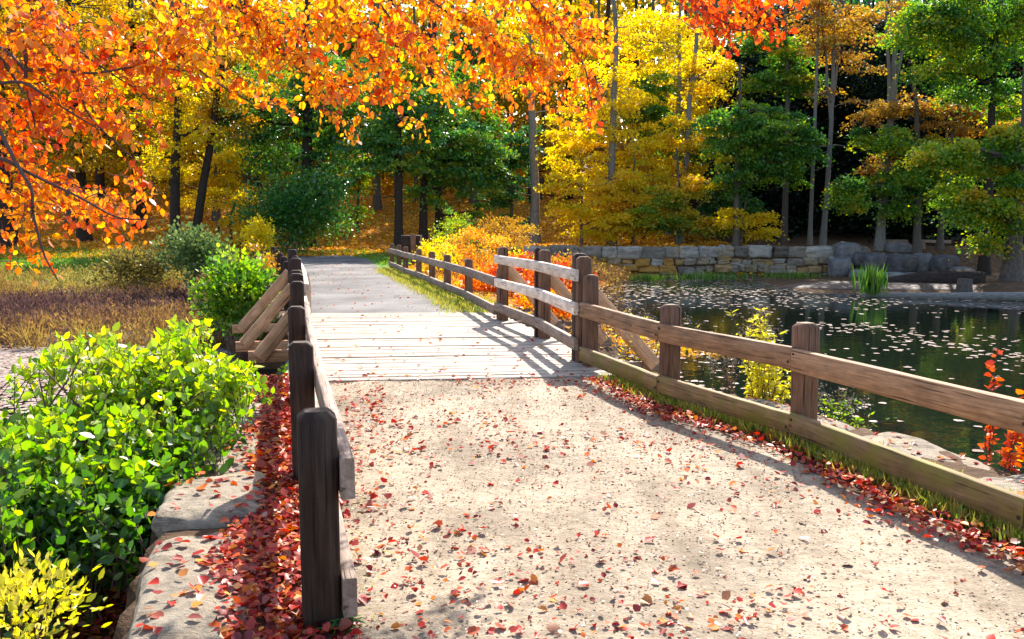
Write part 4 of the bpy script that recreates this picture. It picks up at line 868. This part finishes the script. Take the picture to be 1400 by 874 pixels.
def marsh():
    rng = np.random.default_rng(13); n = 2600; x = rng.uniform(-24, -3.2, n); y = 17.8 + (34 - 17.8) * rng.uniform(0, 1, n) ** 1.3
    ok = (x < lx(y) - 1.3) & (fnoise(np.stack([x, y], -1), .5, 77) + .9 * sst(18, 22, y) > -.25); x, y = x[ok], y[ok]; n = len(x); per = 22
    h = rng.uniform(.25, .6, n); cv = np.clip(.30 + .42 * fnoise(np.stack([x, y], -1), .45, 78) + .28 * sst(24, 31, y), 0, 1); k = np.repeat(np.arange(n), per)
    f = rng.uniform(0, 1, n * per); P = np.stack([x[k] + rng.normal(0, .18, n * per), y[k] + rng.normal(0, .18, n * per), np.maximum(gz(x, y), WL)[k] + f * h[k]], -1)
    D = np.stack([rng.normal(0, .6, n * per), rng.normal(0, .6, n * per), np.ones(n * per) * .8], -1)
    mb = MB(); m_ = 420; k2 = np.repeat(rng.integers(0, n, m_), 26); hh2 = rng.uniform(.3, .62, m_).repeat(26); n2_ = len(k2)
    leaves(mb, np.stack([x[k2] + rng.normal(0, .1, n2_), y[k2] + rng.normal(0, .1, n2_), np.maximum(gz(x, y), WL)[k2]], -1), np.stack([rng.normal(0, .28, n2_), rng.normal(0, .28, n2_), np.ones(n2_)], -1), hh2, np.clip(cv[k2] + .05 + rng.normal(0, .12, n2_), 0, 1), .05, rng, False, 0, .25); leaves(mb, P, D, .11 * rng.uniform(.6, 1.4, n * per), np.clip(cv[k] + rng.normal(0, .15, n * per), 0, 1), .35, rng, False)
    tag(mb.build('marsh_plants', M['marsh']), 'purple-brown and rusty marsh plants along the left shore', None, None, 'stuff')
marsh()

def on_slabs(x, y):
    z = np.full(len(x), -9.); bpy.context.view_layer.update()
    for o in SL:
        m = o.matrix_world.inverted()
        for i in range(len(x)):
            if abs(x[i] - o.location.x) < 1.3 and abs(y[i] - o.location.y) < 1.3:
                ok, p, nn, f = o.ray_cast(m @ Vector((x[i], y[i], 1.)), Vector((0, 0, -1)))
                if ok: z[i] = max(z[i], (o.matrix_world @ p).z)
    return z
def ground_leaves():
    rng = np.random.default_rng(14)
    def flat(mb, x, y, z, size, c, tilt=.35, lift=.01):
        n = len(x); a = rng.uniform(0, 6.28, n); D = np.stack([np.cos(a), np.sin(a), rng.normal(0, tilt * .5, n)], -1)
        leaves(mb, np.stack([x, y, z + rng.uniform(.004, lift, n)], -1), D, size, c, rng.uniform(.75, 1.05), rng, True, 1.2, .2)
    mb = MB()
    # path
    n = 5200; y = 3 + 6.3 * rng.uniform(0, 1, n) ** .9; t = rng.uniform(0, 1, n); x = lx(y) + .05 + (rx(y) - lx(y) - .2) * t
    keep = rng.random(n) < np.clip(.36 + .75 * fnoise(np.stack([x, y], -1), 1.6, 5) + .4 * (t < .25) + .15 * sst(5.0, 4.0, y), .12, 1) ; x, y = x[keep], y[keep]; n = len(x)
    flat(mb, x, y, np.full(n, .008), .036 * np.clip(rng.lognormal(-.1, .38, n), .35, 1.7), np.clip(rng.beta(1.0, 1.6, n), 0, 1), .9, .016)
    # deck, sparse
    n = 230; y = 9.4 + 6.4 * rng.uniform(0, 1, n) ** 1.7; x = lx(y) + (rx(y) - lx(y)) * rng.uniform(0, 1, n); flat(mb, x, y, np.full(n, .018), .055 * rng.uniform(.6, 1.2, n), np.clip(rng.uniform(.15, .95, n), 0, 1), .4)
    # far path, sparse
    n = 260; y = rng.uniform(16.5, 38, n); x = lx(y) + (rx(y) - lx(y)) * rng.uniform(.05, .95, n); flat(mb, x, y, np.full(n, .01), .06, rng.uniform(.3, 1, n), .4)
    tag(mb.build('fallen_leaves', M['fallen']), 'red and brown fallen leaves scattered over path and deck', None, None, 'stuff')
    mb = MB()
    # gutter between fence and left slabs, heaps
    n = 6600; y = rng.uniform(2.6, 9.3, n); x = lx(y) - .46 + .62 * rng.beta(2, 1.9, n) + .07 * np.sin(y * 2.7); flat(mb, x, y, gz(x, y) * 0 + rng.uniform(0, .05, n), .052 * rng.uniform(.5, 1.25, n), np.clip(rng.beta(1.0, 1.9, n), 0, 1), .9, .02)
    n = 260; y = rng.uniform(3, 9, n); x = lx(y) - .98 + .65 * rng.random(n); z = on_slabs(x, y); k = z > -1; x, y, z, n = x[k], y[k], z[k], k.sum(); flat(mb, x, y, z, .06 * rng.uniform(.6, 1.2, n), np.clip(rng.beta(1.3, 1.8, n), 0, 1), .4, .03)
    # right verge
    n = 3000; y = rng.uniform(3.0, 9.2, n); w = rng.normal(-.30, .11, n) + .12 * np.sin(y * 2.3) + .3 * (rng.random(n) < .22); x = rx(y) + w; flat(mb, x, y, np.full(n, .01) + rng.uniform(0, .03, n), .046 * rng.uniform(.5, 1.3, n), np.clip(rng.beta(1.0, 1.9, n), 0, 1), .9, .02)
    n = 260; y = rng.uniform(3, 9, n); x = rx(y) + .2 + .75 * rng.random(n); z = on_slabs(x, y); k = z > -1; x, y, z, n = x[k], y[k], z[k], k.sum(); flat(mb, x, y, z, .055, rng.beta(1.2, 1.4, n), .4)
    # banks under the bush
    n = 6000; x = rng.uniform(-3.6, -1.4, n); y = rng.uniform(2.6, 5.5, n); ok = x < lx(y) - 1.0; x, y = x[ok], y[ok]; flat(mb, x, y, gz(x, y), .06, rng.beta(1.5, 1.5, len(x)), .6, .03)
    tag(mb.build('leaf_drift', M['fallen']), 'deep drift of red leaves along the fence feet and slabs', None, None, 'stuff')
    mb = MB(); n = 15000; y = 2.9 + 6.4 * rng.uniform(0, 1, n) ** .9; x = lx(y) + (rx(y) - lx(y) - .1) * rng.uniform(0, 1, n)
    flat(mb, x, y, np.full(n, .008), .013 * rng.uniform(.4, 1.5, n), rng.uniform(0, 1, n), .5, .006)
    tag(mb.build('leaf_crumbs', M['debris']), 'dry leaf crumbs and grit on the gravel', None, None, 'stuff')
    # leaf litter on the slopes
    mb = MB(); n = 42000; x = rng.uniform(-40, 12, n); y = 43 + 29 * rng.uniform(0, 1, n) ** 1.3; k = ~((x > -10.5) & (x < -1) & (y < 44.3)); x, y = x[k], y[k]; n = len(x)
    a = rng.uniform(0, 6.28, n); leaves(mb, np.stack([x, y, gz(x, y) + .03], -1), np.stack([np.cos(a), np.sin(a), rng.normal(.1, .3, n)], -1), .2, rng.uniform(0, 1, n), .9, rng, False, .6)
    n = 9000; y = rng.uniform(17, 42, n); x = rx(y) + .3 + 4.5 * rng.random(n); a = rng.uniform(0, 6.28, n)
    leaves(mb, np.stack([x, y, np.maximum(gz(x, y), WL) + .02], -1), np.stack([np.cos(a), np.sin(a), rng.normal(.1, .3, n)], -1), .1, rng.uniform(0, 1, n), .9, rng, False, .6)
    tag(mb.build('leaf_litter', M['litter']), 'orange leaf litter covering the wooded slope', None, None, 'stuff')
ground_leaves()

def floaters():
    rng = np.random.default_rng(15); mb = MB()
    def discs(x, y, r, c):
        n = len(x); k = 7; th = np.arange(k) * 6.283 / k + rng.uniform(0, 6, (n, 1)); rr = r[:, None] * rng.uniform(.75, 1.15, (n, k))
        V = np.stack([x[:, None] + rr * np.cos(th), y[:, None] + rr * np.sin(th), WL + .006 + rng.uniform(0, .004, (n, 1)) + rng.uniform(0, .006, (n, k))], -1)
        mb.add(V.reshape(-1, 3), np.arange(n)[:, None] * k + np.arange(k)[None], c)
    # right pond
    n = 26000; y = 6 + 37 * rng.uniform(0, 1, n) ** .8; x = rx(y) + .8 + rng.uniform(0, 1, n) * (.65 * y + 2 - rx(y))
    Q = np.stack([x, y * .55], -1); nn = fnoise(Q, .55, 21) + .5 * fnoise(Q, 2.2, 22)
    dens = .03 + .45 * np.clip(nn - .2, 0, 1) + .4 * sst(24, 36, y) * (x < 13) + .6 * sst(3.2, 1.0, x - rx(y) - .12 * (y - 9)) * sst(9, 13, y) * (1 - sst(26, 30, y))
    k = rng.random(n) < dens; x, y = x[k], y[k]
    discs(x, y, rng.uniform(.03, .075, len(x)) * (1 + .35 * sst(15, 40, y)), np.clip(rng.normal(.6, .25, len(x)), 0, 1))
    # left water, nearly covered
    n = 34000; y = 8 + 12 * rng.uniform(0, 1, n); x = -3.8 - rng.uniform(0, 11, n); nn = fnoise(np.stack([x, y], -1), .6, 31)
    dens = .25 + .9 * sst(11.2, 13.2, y + .6 * nn) ; k = (rng.random(n) < dens) & (x < lx(y) - 1); x, y = x[k], y[k]
    discs(x, y, rng.uniform(.03, .07, len(x)), np.clip(rng.normal(.65, .2, len(x)), 0, 1))
    n = 2500; y = 9.8 + 6 * rng.uniform(0, 1, n); x = rng.uniform(-4, 2.5, n); discs(x, y, rng.uniform(.03, .07, n), rng.uniform(.3, 1, n))
    tag(mb.build('floating_leaves', M['pads']), 'pale fallen leaves and duckweed floating on the pond', None, None, 'stuff')
floaters()

# ------------------------------------------------------------------ overhanging maple
def overhang():
    rng = np.random.default_rng(16); base = np.array([-7.2, 6.4, 0.]); base[2] = gz1(-7.2, 6.4) - .1
    root = empty('maple_tree', base, 'orange-red maple whose leafy branches hang over the path from the upper left', 'tree')
    mb = MB(); top = np.array([-6.9, 6.2, 7.5]); tube(mb, bez(base, top, 0, 10, .04, rng), np.linspace(.26, .12, 10), 10)
    # limbs out over the path, above the picture
    limbs = [[(-7.05, 6.3, 3.4), (-4.5, 6.0, 3.75), (-2.4, 5.9, 3.95), (-.6, 6.1, 3.9), (1.0, 6.2, 3.75), (2.2, 6.3, 3.5)],
             [(-7.0, 6.3, 4.2), (-4.6, 5.2, 4.2), (-2.6, 5.0, 4.0), (-1.0, 5.2, 3.7), (.3, 5.4, 3.5)],
             [(-7.1, 6.3, 2.6), (-5.2, 5.6, 2.9), (-3.9, 5.4, 2.95), (-3.3, 5.3, 2.9)]]
    LP = []
    for L in limbs:
        L = np.array(L); t = np.linspace(0, len(L) - 1, 26); Q = np.stack([np.interp(t, np.arange(len(L)), L[:, k]) for k in range(3)], -1); Q[1:-1] = (Q[:-2] + Q[1:-1] + Q[2:]) / 3
        Q[1:-1] += rng.normal(0, .015, (24, 3)); tube(mb, Q, np.linspace(.085, .012, 26), 8); LP.append(Q)
    LP = np.concatenate(LP)
    # branches the photograph shows
    seen = [[(-60, 20, 5.6), (0, 36, 5.5), (26, 48, 5.45), (37, 78, 5.4), (34, 115, 5.4), (44, 150, 5.35), (50, 186, 5.3)], [(-60, 60, 5.3), (0, 76, 5.3), (18, 104, 5.3), (30, 124, 5.3)],
            [(34, 96, 5.4), (75, 94, 5.4), (125, 102, 5.4), (190, 90, 5.5), (260, 98, 5.5)], [(-40, 120, 5.2), (30, 110, 5.2), (90, 150, 5.3), (140, 180, 5.3)],
            [(-60, 200, 5.1), (0, 215, 5.1), (45, 240, 5.1), (110, 270, 5.1), (160, 300, 5.1), (210, 300, 5.1)], [(20, 220, 5.1), (45, 260, 5.), (44, 290, 5.), (60, 350, 5.), (80, 385, 5.)],
            [(-30, -20, 5.6), (60, 20, 5.6), (95, 60, 5.6), (150, 100, 5.5), (200, 130, 5.5)], [(50, 0, 5.7), (90, 40, 5.7), (100, 100, 5.6), (120, 160, 5.5), (180, 215, 5.4)],
            [(500, -20, 6.), (560, 60, 6.), (600, 110, 6.), (650, 150, 6.)], [(560, -20, 6.), (630, 30, 6.), (690, 70, 6.), (735, 90, 6.)], [(460, 0, 6.), (510, 80, 6.), (535, 150, 6.), (570, 185, 6.)],
            [(300, -10, 5.7), (360, 40, 5.7), (400, 90, 5.8), (450, 120, 5.8)], [(900, -40, 6.3), (960, 10, 6.3), (1010, 45, 6.3), (1060, 30, 6.3)], [(1000, -30, 6.3), (1060, 30, 6.3), (1080, 20, 6.3), (1110, 10, 6.3)],
            [(700, -20, 6.1), (760, 40, 6.1), (800, 90, 6.1), (810, 150, 6.1)], [(200, -20, 5.7), (230, 60, 5.7), (290, 110, 5.7), (360, 150, 5.7)]]
    BP = []
    for j, S in enumerate(seen):
        S = [(a_, b_, c_ - (.35 if j < 8 else .1)) for a_, b_, c_ in S]
        Sp = np.array([at(*q) for q in S]); t = np.linspace(0, len(S) - 1, 22); Q = np.stack([np.interp(t, np.arange(len(S)), Sp[:, k]) for k in range(3)], -1)
        for _ in range(2): Q[1:-1] = (Q[:-2] + Q[1:-1] * 2 + Q[2:]) / 4
        i = np.argmin(np.linalg.norm(LP - Q[0] - [-.3, 0, .3], axis=1)); 
        r0 = .021 if j < 2 else .011 if j < 8 else .009
        tube(mb, bez(LP[i], Q[0], .03, 7, .01, rng), np.linspace(r0 * 1.5, r0, 7), 6); tube(mb, Q, np.linspace(r0, .0035, 22), 6); BP.append(Q)
    BP = np.concatenate(BP)
    blobs = [(40, 50, 70, 50), (110, 70, 80, 50), (60, 130, 80, 40), (150, 130, 80, 40), (120, 185, 80, 30), (40, 190, 55, 45), (190, 190, 40, 16), (45, 250, 55, 30), (110, 275, 80, 26), (170, 295, 60, 22), (60, 310, 55, 26), (140, 325, 55, 14), (215, 265, 22, 12), (45, 350, 30, 22), (70, 378, 24, 13), (200, 110, 50, 40),
             (15, 280, 26, 20), (270, 40, 60, 40), (250, 100, 50, 26), (340, 30, 70, 45), (330, 95, 60, 26), (360, 140, 36, 12), (410, 60, 60, 40), (420, 120, 60, 24), (390, 155, 26, 8), (480, 30, 70, 40), (500, 90, 60, 36), (470, 145, 30, 22), (455, 180, 16, 12), (490, 195, 10, 6), (560, 50, 60, 45), (580, 120, 56, 30), (530, 145, 40, 14), (575, 188, 18, 8),
             (640, 40, 60, 45), (650, 110, 60, 32), (640, 155, 30, 12), (720, 50, 55, 50), (710, 120, 50, 28), (700, 160, 26, 12), (780, 60, 50, 50), (790, 130, 40, 26), (795, 180, 26, 14), (830, 60, 26, 30),
             (960, 20, 36, 26), (1000, 40, 45, 30), (1040, 35, 40, 22), (985, 72, 22, 12), (1100, 10, 16, 10), (1055, 60, 18, 9), (1020, 10, 60, 16), (90, -60, 120, 50), (300, -60, 120, 50), (550, -60, 140, 50), (780, -50, 110, 40), (980, -50, 70, 30), (-60, 120, 60, 80), (-60, 280, 50, 60)]
    P = []; D = []; CV = []
    for bx, by, rxp, ryp in blobs:
        d0 = 5.1 + .0013 * min(bx, 900) ; area = rxp * ryp * 3.14; nt_ = max(3, int(area / (260 if bx < 250 else 190))); off = by > -20
        for q in range(nt_ if off else nt_ // 8):
            u = rng.uniform(-1, 1, 2); 
            if u @ u > 1: u = u / math.sqrt(u @ u) * .9
            d = d0 + rng.uniform(-.35, .5); tip = at(bx + u[0] * rxp, by + u[1] * ryp, d)
            i = np.argmin(np.linalg.norm((BP - tip - [-.12, 0, .15]) * [1, .35, 1], axis=1)); st = BP[i]; v = st - tip; Lv = np.linalg.norm(v)
            mx = .34
            if Lv > mx:
                hz = np.array([-.85 if (bx < 260 or rng.random() < .6) else .7, rng.uniform(-.4, .4), .35]); st = tip + (v / Lv * .45 + hz * .6) * mx * rng.uniform(.7, 1.1)
            Q = bez(st, tip, .05, 7, .006, rng); tube(mb, Q, np.linspace(.003, .0012, 7), 4, cap=False)
            nl = rng.integers(7, 12); tv = np.linspace(.2, 1, nl); Pq = np.stack([np.interp(tv, np.linspace(0, 1, 7), Q[:, k]) for k in range(3)], -1) + rng.normal(0, .012, (nl, 3))
            Dq = rng.normal(0, .55, (nl, 3)); Dq[:, 2] -= .75
            P.append(Pq); D.append(Dq)
            redness = .46 if bx < 250 else .68 if bx < 600 else .58 if bx < 850 else .18
            if bx < 250 and by > 230: redness = .5
            CV.append(np.full(nl, np.clip(redness + rng.normal(0, .2), 0, 1)))
    P = np.concatenate(P); D = np.concatenate(D); CV = np.concatenate(CV); n = len(P)
    print('overhang leaves', n)
    m2 = MB(); leaves(m2, P, D, .048 * rng.uniform(.55, 1.35, n), np.clip(CV + rng.normal(0, .14, n), 0, 1), .78, rng, True, .1, .1)
    mb.build('branches', M['twig'], root, True); m2.build('crown', M['lf_orange'], root)
overhang()

# ------------------------------------------------------------------ light, world, camera
EL, AZ = math.radians(40), math.radians(15)
w = bpy.data.worlds.new('World'); C.world = w; w.use_nodes = True; nt = w.node_tree
sky = nt.nodes.new('ShaderNodeTexSky'); sky.sky_type = 'NISHITA'; sky.sun_disc = False; sky.sun_elevation = EL; sky.sun_rotation = AZ; sky.air_density = 1.; sky.dust_density = 1.5
bg = nt.nodes['Background']; bg.inputs[1].default_value = .15; nt.links.new(sky.outputs[0], bg.inputs[0])
S = Vector((math.sin(AZ) * math.cos(EL), math.cos(AZ) * math.cos(EL), math.sin(EL)))
sl = bpy.data.lights.new('Sun', 'SUN'); sl.energy = 5.0; sl.angle = math.radians(.55); sl.color = (1, .95, .86)
so = bpy.data.objects.new('Sun', sl); so.rotation_euler = S.to_track_quat('Z', 'Y').to_euler(); so.location = (0, 0, 30); COL.objects.link(so)
cam = bpy.data.cameras.new('Camera'); cam.sensor_width = 36; cam.lens = 36 * F0 / W0; cam.clip_end = 2000; cam.clip_start = .05
co = bpy.data.objects.new('Camera', cam); co.location = (0, 0, CH); co.rotation_euler = (math.pi / 2 - PITCH, 0, 0); COL.objects.link(co); C.camera = co
C.view_settings.view_transform = 'Standard'; C.view_settings.look = 'None'; C.view_settings.exposure = 1.32; C.view_settings.gamma = 1
C.view_settings.use_curve_mapping = False
cy = C.cycles; cy.max_bounces = 7; cy.diffuse_bounces = 3; cy.glossy_bounces = 3; cy.transmission_bounces = 4; cy.transparent_max_bounces = 4
cy.use_denoising = True; cy.sample_clamp_indirect = 6; cy.caustics_reflective = False; cy.caustics_refractive = False
